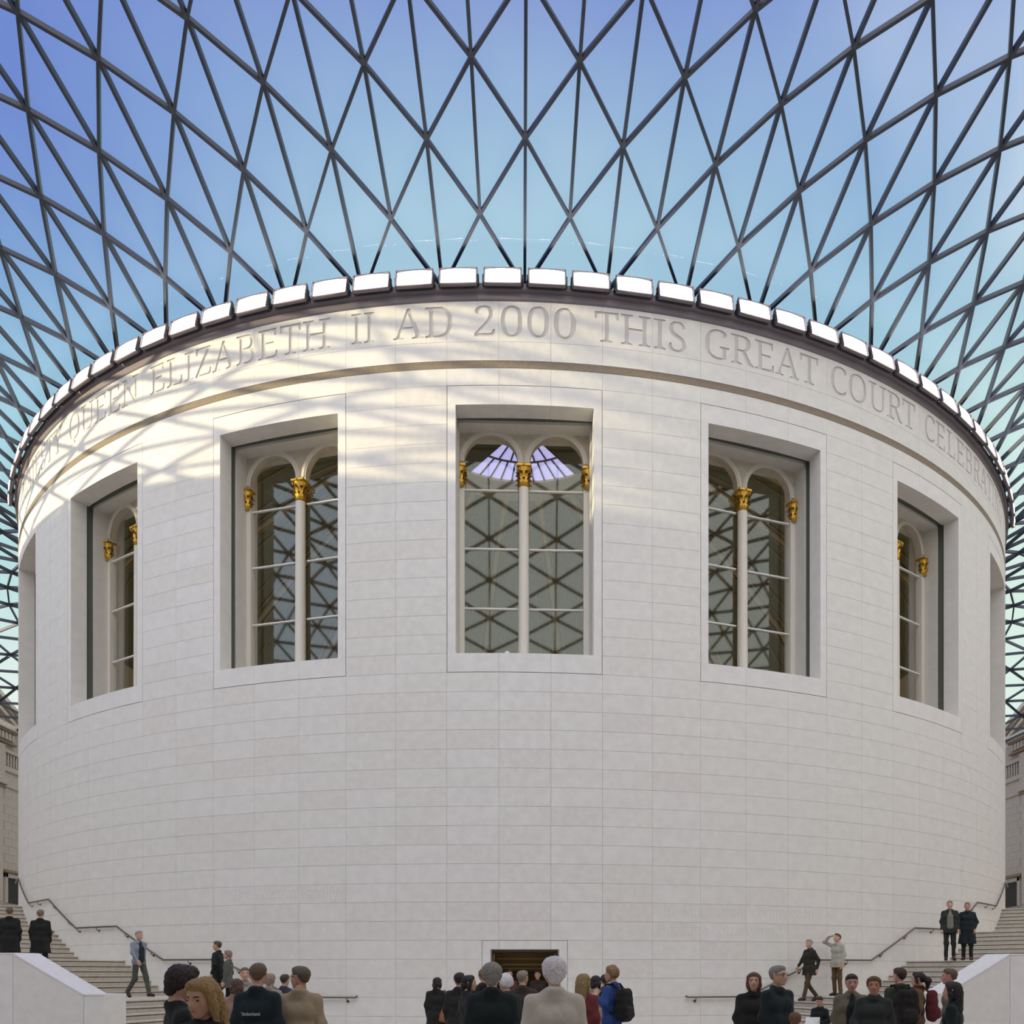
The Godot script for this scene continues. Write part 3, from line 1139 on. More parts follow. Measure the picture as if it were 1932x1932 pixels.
# ---------------------------------------------------------------- floodlights on the ledge
func floodlights() -> void:
	var step := TAU / 120.0
	var proto := {}
	for i in range(-21, 21):
		var a := T0 + step * (i + .5)
		var at := P(22.0, a, 19.93)
		var o: Node3D
		if proto.is_empty():
			var hs := MB.new()
			var t := Transform3D(Basis(Vector3.RIGHT, deg_to_rad(-12)), Vector3(0, .03, .22))
			box(hs, t, Vector3(1.0, .46, .10), .02)
			for s in [-1, 1]:
				box(hs, t * Transform3D(Basis(), Vector3(s * .49, 0, .05)), Vector3(.02, .44, .08))
			box(hs, t * Transform3D(Basis(), Vector3(0, .23, .05)), Vector3(1.0, .02, .08))
			var ln := MB.new()
			for k in 6:
				var x0 := lerpf(-.46, .46, k / 6.0)
				var x1 := lerpf(-.46, .46, (k + 1) / 6.0)
				var z0 := .055 + .035 * (1.0 - pow(x0 / .46, 2))
				var z1 := .055 + .035 * (1.0 - pow(x1 / .46, 2))
				ln.flat(t * Vector3(x0, -.20, z0), t * Vector3(x1, -.20, z1), t * Vector3(x1, .20, z1), t * Vector3(x0, .20, z0), t.basis * Vector3.BACK)
			var br := [MB.new(), MB.new()]
			for k in 2:
				box(br[k], Transform3D(Basis(), Vector3(1.04 * k - .52, -.06, .13)), Vector3(.03, .12, .2), .004)
				box(br[k], Transform3D(Basis(), Vector3(1.04 * k - .52, .02, .2)), Vector3(.03, .2, .06), .004)
			proto = {"h": hs.mesh(), "l": ln.mesh(), "b": br[0].mesh(), "c": br[1].mesh()}
		var bay := int(floor((i + 3) / 6.0))
		var over: String = ["the leftmost window", "the second window from the left", "the window left of the middle", "the middle window", "the window right of the middle", "the second window from the right", "the rightmost window"][bay + 3]
		var nth: String = ["leftmost", "second from left", "third from left", "third from right", "second from right", "rightmost"][posmod(i + 3, 6)]
		o = thing("floodlight", "white floodlight, %s of six over %s" % [nth, over], "floodlight", at, "floodlights round the top of the drum")
		o.rotation.y = a
		for e in [["housing", "h", M.ledge], ["lens", "l", M.lamp], ["bracket", "b", M.dark], ["bracket", "c", M.dark]]:
			var mi := MeshInstance3D.new()
			mi.name = e[0]
			mi.mesh = proto[e[1]]
			mi.material_override = e[2]
			o.add_child(mi, true)
		var al := AreaLight3D.new()
		al.name = "floodlight_light"
		al.area_size = Vector2(.86, .3)
		al.light_color = Color(1.0, .96, .93)
		al.light_energy = 3.0
		al.area_range = 70.0
		al.area_attenuation = 2.0
		al.shadow_enabled = true
		al.position = Vector3(0, .03, .36)
		al.rotation = Vector3(deg_to_rad(12), PI, 0)
		o.add_child(al)


# ---------------------------------------------------------------- stairs round the drum
func stair_level(d: float) -> float:   # tread level at d degrees from the middle
	var starts := [16.6, 27.95, 39.3, 50.65]
	var l := FL
	for i in 4:
		var s: float = starts[i]
		var e := s + 5.37
		if d >= e:
			l = FL + 1.022 * (i + 1)
		elif d > s:
			return FL + 1.022 * i + .146 * ceil(7.0 * (d - s) / 5.37)
	return l

func stairs(sg: int, label: String, rail_label: String) -> void:
	var deg := PI / 180.0
	var base := P(25.0, sg * 16.6 * deg, FL)
	var st := thing("staircase", label, "staircase", base)
	var starts := [16.6, 27.95, 39.3, 50.65]
	var mk := func(a: float, b: float) -> Array: return [minf(sg * a, sg * b) * deg, maxf(sg * a, sg * b) * deg]
	for i in 4:
		var s: float = starts[i]
		for j in 7:
			var a := s + 5.37 * j / 7.0
			var b := s + 5.37 * (j + 1) / 7.0
			var y := FL + 1.022 * i + .146 * (j + 1)
			var r = mk.call(a + .05, b + .06)
			var mb := MB.new()
			arc(mb, 22.005, 28.2, r[0], r[1], y - .15, y - .055, 1, true)
			var r2 = mk.call(a + .09, b + .06)
			var ng := MB.new()
			arc(ng, 22.005, 28.2, r2[0], r2[1], y - .062, y - .034, 1, true)
			r = mk.call(a, b + .02)
			var tr := MB.new()
			arc(tr, 22.005, 28.2, r[0], r[1], y - .035, y, 1, true)
			var step := part("step", mb, M.riser, st)
			part("tread", tr, M.step, step, st.position)
			part("nosing_shadow_strip", ng, M.nosing_shadow, step, st.position)  # dark strip painting the shadow below the tread overhang
		var y := FL + 1.022 * (i + 1)
		var e2: float = starts[i + 1] if i < 3 else 70.0
		var r = mk.call(s + 5.37, e2 + .05)
		var mb := MB.new()
		arc(mb, 22.005, 28.2, r[0], r[1], y - .15, y, 6, true)
		part("landing", mb, M.step, st)
		# mass of masonry under the flight
		var ms := MB.new()
		r = mk.call(s + .3, e2 + .3)
		arc(ms, 22.005, 28.2, r[0], r[1], FL, FL + 1.022 * i + .01, 6, true)
		if i > 0:
			part("masonry", ms, M.riser, st)
	# outer parapet with its bright coping
	var pf := [[16.85, 1.29], [17.85, 1.29], [21.5, 2.13], [24.5, 2.13], [27.6, 2.13], [32.8, 3.15], [39.0, 3.15], [44.2, 4.17], [50.3, 4.17], [55.6, 5.2], [66.0, 5.2]]
	for i in pf.size() - 1:
		var a: float = pf[i][0] + (.0 if i == 0 else .012)
		var b: float = pf[i + 1][0] - .012
		var mb := MB.new()
		var cp := MB.new()
		var n := 6
		for k in n:
			var f0 := float(k) / n
			var f1 := float(k + 1) / n
			var a0: float = sg * lerpf(a, b, f0) * deg
			var a1: float = sg * lerpf(a, b, f1) * deg
			var y0: float = lerpf(pf[i][1], pf[i + 1][1], f0) - .03
			var y1: float = lerpf(pf[i][1], pf[i + 1][1], f1) - .03
			for e in [[28.8, 1.0], [28.2, -1.0]]:
				mb.quad(P(e[0], a0, FL), P(e[0], a1, FL), P(e[0], a1, y1), P(e[0], a0, y0), rad(a0) * e[1], rad(a1) * e[1], rad(a1) * e[1], rad(a0) * e[1])
			var up := Vector3.UP
			for e in [[.0, 1.0], [.03, 1.0]]:
				var tgt: MB = mb if e[0] == 0.0 else cp
				tgt.flat(P(28.19, a0, y0 + e[0]), P(28.19, a1, y1 + e[0]), P(28.81, a1, y1 + e[0]), P(28.81, a0, y0 + e[0]), up)
			for e in [[28.81, 1.0], [28.19, -1.0]]:
				cp.quad(P(e[0], a0, y0), P(e[0], a1, y1), P(e[0], a1, y1 + .03), P(e[0], a0, y0 + .03), rad(a0) * e[1], rad(a1) * e[1], rad(a1) * e[1], rad(a0) * e[1])
			if k == 0:
				mb.flat(P(28.2, a0, FL), P(28.8, a0, FL), P(28.8, a0, y0), P(28.2, a0, y0), -tan_(a0) * sg)
				cp.flat(P(28.19, a0, y0), P(28.81, a0, y0), P(28.81, a0, y0 + .03), P(28.19, a0, y0 + .03), -tan_(a0) * sg)
			if k == n - 1:
				mb.flat(P(28.2, a1, FL), P(28.8, a1, FL), P(28.8, a1, y1), P(28.2, a1, y1), tan_(a1) * sg)
		part("parapet", mb, M.panel[i % 3], st)
		part("coping", cp, M.coping, st)
	# handrail fixed to the drum
	var hr := thing("handrail", rail_label, "handrail", P(22.09, sg * 12 * deg, 1.06))
	var rp := [[11.7, 1.058], [16.3, 1.058], [22.45, 2.088], [27.92, 2.09], [33.3, 3.11], [39.25, 3.12], [44.6, 4.125], [50.62, 4.13], [56.0, 5.15], [62.0, 5.15]]
	var pts := PackedVector3Array()
	pts.append(P(22.02, sg * 11.62 * deg, 1.09))
	for i in rp.size() - 1:
		var n := 8
		for k in n:
			var f := float(k) / n
			pts.append(P(22.09, sg * lerpf(rp[i][0], rp[i + 1][0], f) * deg, lerpf(rp[i][1], rp[i + 1][1], f)))
	var tb := MB.new()
	tube(tb, pts, .026, 10)
	part("rail", tb, M.rail, hr)
	for d in [12.3, 17.6, 20.9, 25.4, 29.2, 32.2, 36.0, 39.0, 40.6, 43.5, 47.5, 50.2]:
		var y := 0.0
		for i in rp.size() - 1:
			if d >= rp[i][0] and d <= rp[i + 1][0]:
				y = lerpf(rp[i][1], rp[i + 1][1], (d - rp[i][0]) / (rp[i + 1][0] - rp[i][0]))
		var b := MB.new()
		var a: float = sg * d * deg
		tube(b, PackedVector3Array([P(22.09, a, y - .01), P(22.09, a, y - .07), P(22.07, a, y - .10), P(21.99, a, y - .11)]), .012, 8)
		var bk := part("bracket", b, M.rail, hr)
		var ro := MB.new()
		tube(ro, PackedVector3Array([P(21.99, a, y - .11), P(22.012, a, y - .11)]), .038, 12)
		part("rosette", ro, M.rail, bk, hr.position)


# ---------------------------------------------------------------- court walls and floor
func court() -> void:
	var fl := MB.new()
	box(fl, Transform3D(Basis(), Vector3(0, FL - .162, 2.4)), Vector3(78, .3, 102))
	var fo := only("floor", "pale stone floor of the covered court", "floor", fl, M.joint, Vector3(0, FL - .162, 2.4), "structure")
	var pv := MB.new()      # paving in rings round the drum, hidden by the crowd and the frame in the photograph
	for i in 24:
		var r := 22.03 + i * 1.12
		for k in 62:
			var a := deg_to_rad(-55.8 + k * 1.8 + (.9 if i % 2 else 0.0))
			if r * cos(a) < 49.0:
				arc(pv, r + .004, r + 1.116, a + .004 / r, a + deg_to_rad(1.8) - .004 / r, FL - .03, FL, 1)
	part("paving", pv, M.floor, fo).set_meta("kind", "stuff")
	for s in [-1, 1]:
		var w := struct("wall_left" if s < 0 else "wall_right", "old %s court wall of tan stone with pediment and cornice" % ("left" if s < 0 else "right"), "wall")
		var m := MB.new()
		box(m, Transform3D(Basis(), Vector3(s * 36.3, 9.85, 2.4)), Vector3(1.6, 19.7, 102))
		part("wall_face", m, M.old, w)
		facade(s, w)
	var sw := struct("wall_back", "court wall behind the viewer", "wall")
	var m1 := MB.new()
	box(m1, Transform3D(Basis(), Vector3(0, 9.85, 50.0)), Vector3(74, 19.7, 1.6))
	part("wall_face", m1, M.floor, sw)
	var nw := struct("wall_front", "far court wall hidden behind the drum", "wall")
	var m2 := MB.new()
	box(m2, Transform3D(Basis(), Vector3(0, 9.85, -45.2)), Vector3(74, 19.7, 1.6))
	part("wall_face", m2, M.old, nw)

func fb(mb: MB, s: int, z0: float, z1: float, y0: float, y1: float, d0: float, d1: float, ch := 0.0) -> void:   # box standing d0..d1 out from the side wall
	var x0 := 35.5 - d0
	var x1 := 35.5 - d1
	box(mb, Transform3D(Basis(), Vector3(s * (x0 + x1) * .5, (y0 + y1) * .5, (z0 + z1) * .5)), Vector3(absf(x1 - x0), y1 - y0, absf(z1 - z0)), ch)

func facade(s: int, w: Node3D) -> void:
	var zc := -9.5 if s < 0 else -9.2          # middle of the portico
	var ze := -18.4 if s < 0 else -18.1        # its far end
	var half := absf(ze - zc)
	# raking cornice of the pediment in three stepped bands, with the tympanum sunk behind
	for e in [[0.0, .34, .62], [.34, .62, .46], [.62, .9, .30]]:
		for side in [-1.0, 1.0]:
			var mb := MB.new()
			var n := 1
			var zA := zc
			var zB: float = zc + side * (half + .9 * .5)
			var yA := 23.2
			var yB := 19.6
			var q := []
			for d in [0.02, e[2]]:
				var x: float = s * (35.5 - d)
				q.append([Vector3(x, yA - e[0], zA), Vector3(x, yB - e[0], zB), Vector3(x, yB - e[1], zB), Vector3(x, yA - e[1], zA)])
			mb.flat(q[1][0], q[1][1], q[1][2], q[1][3], Vector3(-s, 0, 0))
			mb.flat(q[0][0], q[0][1], q[1][1], q[1][0], Vector3.UP)
			mb.flat(q[0][2], q[0][3], q[1][3], q[1][2], Vector3.DOWN)
			mb.flat(q[0][1], q[0][2], q[1][2], q[1][1], Vector3(0, 0, side))
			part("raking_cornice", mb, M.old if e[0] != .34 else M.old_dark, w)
	var ty := MB.new()
	for d in [0.02, 0.1]:
		var x: float = s * (35.5 - d)
		ty.tri(Vector3(x, 22.3, zc), Vector3(x, 18.7, zc - half), Vector3(x, 18.7, zc + half), Vector3(-s, 0, 0), Vector3(-s, 0, 0), Vector3(-s, 0, 0))
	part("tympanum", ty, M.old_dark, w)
	var co := MB.new()
	fb(co, s, zc - half - .3, zc + half + .3, 18.35, 18.75, 0, .55, .03)
	part("cornice", co, M.old, w)
	var c2 := MB.new()
	fb(c2, s, zc - half - .1, zc + half + .1, 17.45, 17.6, 0, .3, .02)
	fb(c2, s, zc - half, zc + half, 18.2, 18.35, 0, .42, .02)
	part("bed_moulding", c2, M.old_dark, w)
	for i in 40:
		var z := ze + .3 + i * .42
		var mb := MB.new()
		fb(mb, s, z, z + .24, 17.68, 18.15, 0, .36, .015)
		part("dentil", mb, M.old, w)
	# lower block of the entablature with a barred opening
	var fr := MB.new()
	fb(fr, s, ze + 1.3, zc + half, 14.6, 17.3, 0, .28, .02)
	part("frieze", fr, M.old, w)
	var ho := MB.new()
	fb(ho, s, ze - 1.3, ze + 1.2, 15.95, 16.85, .0, .02)
	var gr := part("vent_opening", ho, M.dark, w)
	for i in 7:
		var mb := MB.new()
		var z := ze - 1.15 + i * .34
		fb(mb, s, z, z + .15, 15.97, 16.83, .02, .12, .02)
		part("baluster", mb, M.old, gr, Vector3.ZERO)
	var lm := MB.new()
	fb(lm, s, ze - 1.6, ze + 1.5, 16.85, 17.1, 0, .2, .02)
	fb(lm, s, ze - 1.6, ze + 1.5, 15.6, 15.95, 0, .14, .02)
	part("vent_frame", lm, M.old, w)
	for e in [[14.55, 14.85, .5], [14.3, 14.55, .35], [14.9, 15.05, .3]]:
		var mb := MB.new()
		fb(mb, s, ze + 1.3, zc + half, e[0], e[1], 0, e[2], .03)
		part("string_course", mb, M.old_dark if e[0] < 14.5 else M.old, w)
	var sc := MB.new()
	fb(sc, s, ze - 12, ze + 1.3, 14.5, 14.7, 0, .12, .02)
	part("string_course", sc, M.old, w)
	# giant pilaster and ashlar joints of the wall below
	var pl := MB.new()
	fb(pl, s, ze + 1.6, ze + 3.2, 6.6, 14.3, 0, .3, .02)
	part("pilaster", pl, M.old, w)
	for i in 14:
		for k in 6:
			var mb := MB.new()
			var z := ze - 3.5 + k * 1.0 + (.5 if i % 2 else 0.0)
			if z + 1.0 > ze + 1.6 or (i < 4 and z > ze - 2.2):
				continue
			fb(mb, s, z + .008, z + .992, 6.62 + i * .55, 7.158 + i * .55, 0, .03, .006)
			part("ashlar", mb, M.old, w)
	# door with a stone architrave up at the head of the stairs
	var d := struct("door_2" if s < 0 else "door_3", "narrow dark door with stone frame high on the %s court wall" % ("left" if s < 0 else "right"), "door")
	var z0 := ze - 1.35
	var z1 := ze + .75
	var op := MB.new()
	fb(op, s, z0, z1, 6.55, 8.3, 0, .05)
	part("door_leaf", op, M.dark, d)
	for e in [[z1, z1 + .3, 6.55, 8.6], [z0 - .3, z0, 6.55, 8.6], [z0 - .3, z1 + .3, 8.3, 8.6]]:
		var mb := MB.new()
		fb(mb, s, e[0], e[1], e[2], e[3], 0, .16, .02)
		part("architrave", mb, M.old, d)
	var hd := MB.new()
	fb(hd, s, z0 - .55, z1 + .55, 8.62, 8.82, 0, .3, .03)
	part("door_hood", hd, M.old_dark, d)


# ---------------------------------------------------------------- people
var cache := {}
var fold: FastNoiseLite

func V(x: float, y: float, z: float) -> Vector3:
	return Vector3(x, y, z)

func head_mb() -> MB:
	if not cache.has("head"):
		var f := Field.new(V(-.11, -.21, -.15), V(.11, .15, .14), .0065, 90.0)
		f.cap(V(0, .035, -.035), V(0, .035, .015), .079, .078)
		f.cap(V(0, -.03, .026), V(0, -.03, .027), .058, .058)
		f.sym(V(.045, -.045, -.005), V(.012, -.088, .055), .03, .026)
		f.sym(V(.034, -.018, .052), V(.034, -.02, .053), .030, .030)
		f.cap(V(-.032, .024, .070), V(.032, .024, .070), .016, .016)
		f.cap(V(0, .014, .082), V(0, -.022, .104), .010, .015)
		f.sym(V(.012, -.026, .094), V(.012, -.026, .095), .011, .011)
		f.cap(V(-.016, -.052, .084), V(.016, -.052, .084), .010, .010)
		f.cap(V(-.012, -.064, .082), V(.012, -.064, .082), .010, .010)
		f.cap(V(0, -.094, .068), V(0, -.094, .069), .020, .020)
		f.sym(V(.084, .016, -.016), V(.078, -.024, -.010), .015, .010)
		f.cap(V(0, -.07, -.022), V(0, -.135, -.03), .050, .050)
		var mb := MB.new()
		f.into(mb, -99, 99, 0, 9, null, .006)
		cache.head = mb
	return cache.head

func hair_mb(style: String) -> MB:
	if not cache.has("hair_" + style):
		var f := Field.new(V(-.17, -.36, -.26), V(.17, .17, .14), .0075, 80.0)
		if style != "rim":
			f.cap(V(0, .050, -.040), V(0, .060, .010), .080, .074)
			f.cap(V(0, .020, -.058), V(0, -.005, -.060), .068, .056)
			f.sym(V(.040, .055, .0), V(.042, .032, -.034), .046, .040)
			f.cap(V(-.03, .088, .048), V(.03, .088, .048), .030, .030)
		else:
			f.cap(V(-.04, .0, -.075), V(.04, .0, -.075), .045, .045)
			f.sym(V(.072, .012, -.01), V(.055, 0, -.06), .028, .04)
		match style:
			"long", "ponytail", "bob":
				f.sym(V(.066, .05, .02), V(.076, -.05, .01), .036, .030)
		match style:
			"long":
				f.sym(V(.075, -.04, .0), V(.080, -.20, .01), .032, .026)
				f.sym(V(.035, -.02, -.075), V(.05, -.24, -.085), .055, .045)
				f.cap(V(0, -.02, -.08), V(0, -.25, -.085), .055, .045)
			"bob":
				f.sym(V(.072, -.04, -.01), V(.070, -.10, .0), .034, .030)
				f.cap(V(-.03, -.03, -.08), V(.03, -.09, -.08), .055, .05)
			"ponytail":
				f.cap(V(0, .02, -.12), V(0, -.02, -.165), .045, .06)
				f.cap(V(0, -.03, -.165), V(0, -.15, -.15), .055, .03)
			"curly":
				f.sym(V(.06, .06, -.02), V(.06, .0, -.05), .055, .05)
				f.cap(V(0, .10, -.02), V(0, .09, .03), .06, .05)
			"full":
				f.sym(V(.050, .05, .0), V(.056, -.01, -.03), .046, .042)
				f.cap(V(0, -.02, -.07), V(0, -.06, -.068), .052, .048)
		var mb := MB.new()
		f.into(mb, -99, 99, .012 if style in ["curly", "full", "long"] else .006, 60.0, fold, .007)
		cache["hair_" + style] = mb
	return cache["hair_" + style]

func hand_mb() -> MB:
	if not cache.has("hand"):
		var f := Field.new(V(-.09, -.215, -.07), V(.05, .04, .09), .0045, 170.0)
		f.cap(V(0, .03, 0), V(0, -.02, 0), .026, .026)
		for z in [-.024, 0.0, .024]:
			f.cap(V(0, -.02, z * .7), V(0, -.085, z), .017, .015)
		var zs := [.033, .011, -.011, -.032]
		var ls := [.070, .080, .075, .058]
		for i in 4:
			var a := V(0, -.092, zs[i])
			var b: Vector3 = a + V(-.22, -1, zs[i] * 2.0).normalized() * ls[i] * .52
			var c: Vector3 = b + V(-.62, -.8, 0).normalized() * ls[i] * .5
			f.cap(a, b, .0098, .0088)
			f.cap(b, c, .0088, .0072)
		f.cap(V(0, -.03, .024), V(-.010, -.062, .056), .014, .011)
		f.cap(V(-.010, -.062, .056), V(-.022, -.094, .062), .011, .0085)
		var mb := MB.new()
		f.into(mb)
		cache.hand = mb
	return cache.hand

func skeleton(pose: String) -> Dictionary:
	var k := {
		"hip": [V(.092, .93, 0), V(-.092, .93, 0)], "knee": [V(.10, .50, .015), V(-.10, .50, .015)], "ank": [V(.105, .085, -.02), V(-.105, .085, -.02)], "toe": [V(.12, .028, .15), V(-.12, .028, .15)],
		"sho": [V(.172, 1.425, -.015), V(-.172, 1.425, -.015)], "elb": [V(.222, 1.15, -.035), V(-.222, 1.15, -.035)], "wri": [V(.218, .91, .05), V(-.218, .91, .05)], "hd": [V(-.05, -1, .15), V(.05, -1, .15)],
	}
	if pose.contains("walk"):
		k.knee = [V(.10, .52, .15), V(-.10, .49, -.03)]
		k.ank = [V(.10, .11, .27), V(-.10, .15, -.33)]
		k.toe = [V(.11, .06, .44), V(-.11, .035, -.20)]
		k.elb = [V(.235, 1.16, -.14), V(-.235, 1.17, .06)]
		k.wri = [V(.215, .93, -.10), V(-.215, .98, .22)]
		k.hd = [V(0, -1, .2), V(0, -.9, .5)]
	if pose.contains("climb"):
		k.knee = [V(.10, .60, .26), V(-.10, .50, .02)]
		k.ank = [V(.10, .235, .17), V(-.10, .085, -.10)]
		k.toe = [V(.11, .175, .33), V(-.12, .028, .07)]
	if pose.contains("hold"):
		k.elb = [V(.25, 1.15, -.02), V(-.25, 1.15, -.02)]
		k.wri = [V(.13, 1.10, .22), V(-.13, 1.10, .22)]
		k.hd = [V(-.5, -.1, .8), V(.5, -.1, .8)]
	if pose.contains("carry"):
		k.elb[1] = V(-.255, 1.14, 0)
		k.wri[1] = V(-.20, 1.02, .22)
		k.hd[1] = V(.1, -.9, .4)
	if pose.contains("strap"):
		k.elb[0] = V(.27, 1.18, -.04)
		k.wri[0] = V(.20, 1.30, .16)
		k.hd[0] = V(-.6, .5, .3)
	if pose.contains("shade"):
		k.elb[1] = V(-.34, 1.52, .14)
		k.wri[1] = V(-.16, 1.66, .16)
		k.hd[1] = V(.9, .1, .0)
	if pose.contains("pocket"):
		for i in 2:
			var s := 1.0 - 2.0 * i
			k.elb[i] = V(s * .262, 1.15, -.06)
			k.wri[i] = V(s * .21, .95, .06)
	return k

func shape_key(p: Dictionary) -> String:
	return "%s|%s|%s|%s" % [p.pose, p.hem, p.get("fat", 1.0), p.get("fine", false)]

func wear(p: Dictionary) -> Dictionary:   # body, top, legs and shoes for a pose and a length of coat, made once
	var key := shape_key(p)
	if cache.has(key):
		return cache[key]
	var k := skeleton(p.pose)
	var fat: float = p.get("fat", 1.0)
	var hem: float = p.hem
	var cell := .014 if p.get("fine", false) else .02
	var lo := V(-.5, -.02, -.5)
	var hi := V(.5, 1.80, .52)
	# skin: one continuous figure under the clothes
	var f := Field.new(lo, hi, .024, 45.0)
	for i in 2:
		f.cap(k.hip[i], k.knee[i], .068, .045)
		f.cap(k.knee[i], k.ank[i], .044, .032)
		f.cap(k.ank[i], k.toe[i], .030, .018)
		f.cap(k.sho[i] + V(0, -.055, 0), k.elb[i], .034, .034)
		f.cap(k.elb[i], k.wri[i], .033, .026)
	f.cap(V(-.11, 1.38, -.02), V(.11, 1.38, -.02), .04, .04)
	f.cap(V(-.07, 1.27, 0), V(.07, 1.27, 0), .075, .075)
	f.cap(V(-.055, 1.08, 0), V(.055, 1.08, 0), .085, .085)
	f.cap(V(-.06, .93, 0), V(.06, .93, 0), .09, .09)
	f.cap(V(0, 1.40, -.02), V(0, 1.52, -.03), .055, .052)
	var body := MB.new()
	f.into(body)
	for i in 2:
		var dir: Vector3 = k.hd[i].normalized()
		var y := -dir
		var z := (V(0, 0, 1) - y * y.z)
		if z.length() < .2:
			z = V(0, 1, 0) - y * y.y
		z = z.normalized()
		var x := y.cross(z)
		var t := Transform3D(Basis(x, y, z), k.wri[i])
		if i == 1:
			t = t * Transform3D(Basis.from_scale(V(-1, 1, 1)), Vector3.ZERO)
		body.add(hand_mb(), t)
	# coat or jacket
	var g := Field.new(lo, hi, cell, 50.0)
	g.sym(V(.03, 1.435, -.025), V(.155, 1.395, -.02), .066, .060)
	g.cap(V(-.08, 1.28, -.005), V(.08, 1.28, -.005), .122 * fat, .122 * fat)
	g.cap(V(-.075, 1.10, .005), V(.075, 1.10, .005), .116 * fat, .116 * fat)
	g.cap(V(-.085, .94, 0), V(.085, .94, 0), .122 * fat, .122 * fat)
	if hem < .82:
		g.cap(V(-.09, .90, 0), V(-.10 - .02 * fat, hem - .12, 0), .12 * fat, .15 * fat)
		g.cap(V(.09, .90, 0), V(.10 + .02 * fat, hem - .12, 0), .12 * fat, .15 * fat)
	for i in 2:
		g.cap(k.sho[i] + V(0, -.025, 0), k.elb[i], .064 * sqrt(fat), .057)
		g.cap(k.elb[i], k.wri[i].lerp(k.elb[i], .06), .057, .046)
	for i in 10:
		var a := TAU * i / 10
		var b := TAU * (i + 1) / 10
		g.cap(V(.062 * sin(a), 1.475 - .02 * cos(a), -.02 + .062 * cos(a)), V(.062 * sin(b), 1.475 - .02 * cos(b), -.02 + .062 * cos(b)), .016, .016)
	var top := MB.new()
	g.into(top, hem, 99, .011, 7.0, fold, .008)
	# trousers
	var h := Field.new(V(-.35, -.02, -.5), V(.35, 1.1, .5), .02, 50.0)
	h.cap(V(-.055, .95, 0), V(.055, .95, 0), .105, .105)
	for i in 2:
		h.cap(k.hip[i], k.knee[i], .086, .064)
		h.cap(k.knee[i], k.ank[i], .062, .054)
	var legs := MB.new()
	h.into(legs, -99, 1.02, .010, 8.0, fold)
	# shoes
	var sfl := Field.new(V(-.35, -.02, -.5), V(.35, .34, .6), .012, 90.0)
	for i in 2:
		var heel: Vector3 = k.ank[i] + (k.ank[i] - k.toe[i]).normalized() * V(1, 0, 1) * .03 + V(0, -.045, 0)
		sfl.cap(heel, k.toe[i], .040, .030)
		sfl.cap(k.ank[i] + V(0, -.01, 0), k.ank[i].lerp(k.toe[i], .6), .046, .034)
		sfl.cap(k.toe[i] + V(.018, 0, -.03), k.toe[i] + V(-.018, 0, -.03), .032, .032)
	var shoes := MB.new()
	sfl.into(shoes)
	cache[key] = {"body": body, "top": top.mesh(), "legs": legs.mesh(), "shoes": shoes.mesh()}
	return cache[key]

func child(called: String, m: Mesh, mt: Material, parent: Node3D, t := Transform3D()) -> MeshInstance3D:
	var o := MeshInstance3D.new()
	o.name = called
	o.mesh = m
	o.material_override = mt
	o.transform = t
	parent.add_child(o, true)
	return o

func person(label: String, p: Dictionary) -> Node3D:
	var o := thing("person", label, "person", p.at)
	o.rotation.y = deg_to_rad(p.face)
	o.scale = Vector3.ONE * (p.h / 1.75)
	var w := wear(p)
	var skin: Color = p.get("skin", srgb(205, 160, 132))
	var sk := mat(skin, .55)
	sk.subsurf_scatter_enabled = true
	sk.subsurf_scatter_strength = .08
	var ht := Transform3D(Basis.from_euler(V(deg_to_rad(p.get("nod", 0.0)), deg_to_rad(p.get("turn", 0.0)), 0)), V(0, 1.632, .005))
	var body := MB.new()
	body.add(w.body, Transform3D())
	body.add(head_mb(), ht)
	var bd := child("body", body.mesh(), sk, o)
	child("trousers", w.legs, cloth(p.get("legs", srgb(42, 42, 44))), o)
	child("jacket", w.top, cloth(p.top), o)
	child("shoes", w.shoes, mat(srgb(34, 30, 28), .5), o)
	child("hair", hair_mb(p.hair[0]).mesh(), mat(p.hair[1], .6), o, ht)
	var ey := MB.new()
	for s in [-1, 1]:
		ball(ey, V(s * .031, .006, .0815), .0105, V(1.35, .8, .8))
		tube(ey, PackedVector3Array([V(s * .016, .026, .0935), V(s * .033, .031, .089), V(s * .048, .026, .079)]), .0045, 5)
	child("eyes", ey.mesh(), mat(srgb(48, 36, 30), .3), bd, ht)
	var mo := MB.new()
	tube(mo, PackedVector3Array([V(-.023, -.058, .088), V(-.008, -.057, .0975), V(.008, -.057, .0975), V(.023, -.058, .088)]), .006, 5)
	child("lips", mo.mesh(), mat(srgb(168, 96, 88), .5), bd, ht)
	if p.has("shirt"):
		var f := Field.new(V(-.16, .82, -.04), V(.16, 1.52, .25), .014, 60.0)
		var zf: float = .122 * p.get("fat", 1.0) + .022
		f.cap(V(0, 1.46, .045), V(0, 1.30, zf - .05), .030, .05)
		f.cap(V(.025, 1.28, zf - .06), V(.03, .98, zf - .062), .06, .066)
		f.cap(V(-.025, 1.28, zf - .06), V(-.03, .98, zf - .062), .06, .066)
		var mb := MB.new()
		f.into(mb)
		child("shirt", mb.mesh(), cloth(p.shirt), o)
	if p.has("glasses"):
		var gm := MB.new()
		for s in [-1, 1]:
			var pts := PackedVector3Array()
			for i in 13:
				pts.append(V(s * .034 + .024 * cos(TAU * i / 12), .005 + .019 * sin(TAU * i / 12), .094 - absf(.024 * cos(TAU * i / 12)) * .15))
			tube(gm, pts, .0025, 5)
			tube(gm, PackedVector3Array([V(s * .056, .012, .088), V(s * .080, .016, -.01)]), .0025, 5)
		tube(gm, PackedVector3Array([V(-.012, .01, .098), V(.012, .01, .098)]), .0025, 5)
		child("glasses", gm.mesh(), mat(srgb(40, 34, 30), .3, .3), o, ht)
	return o

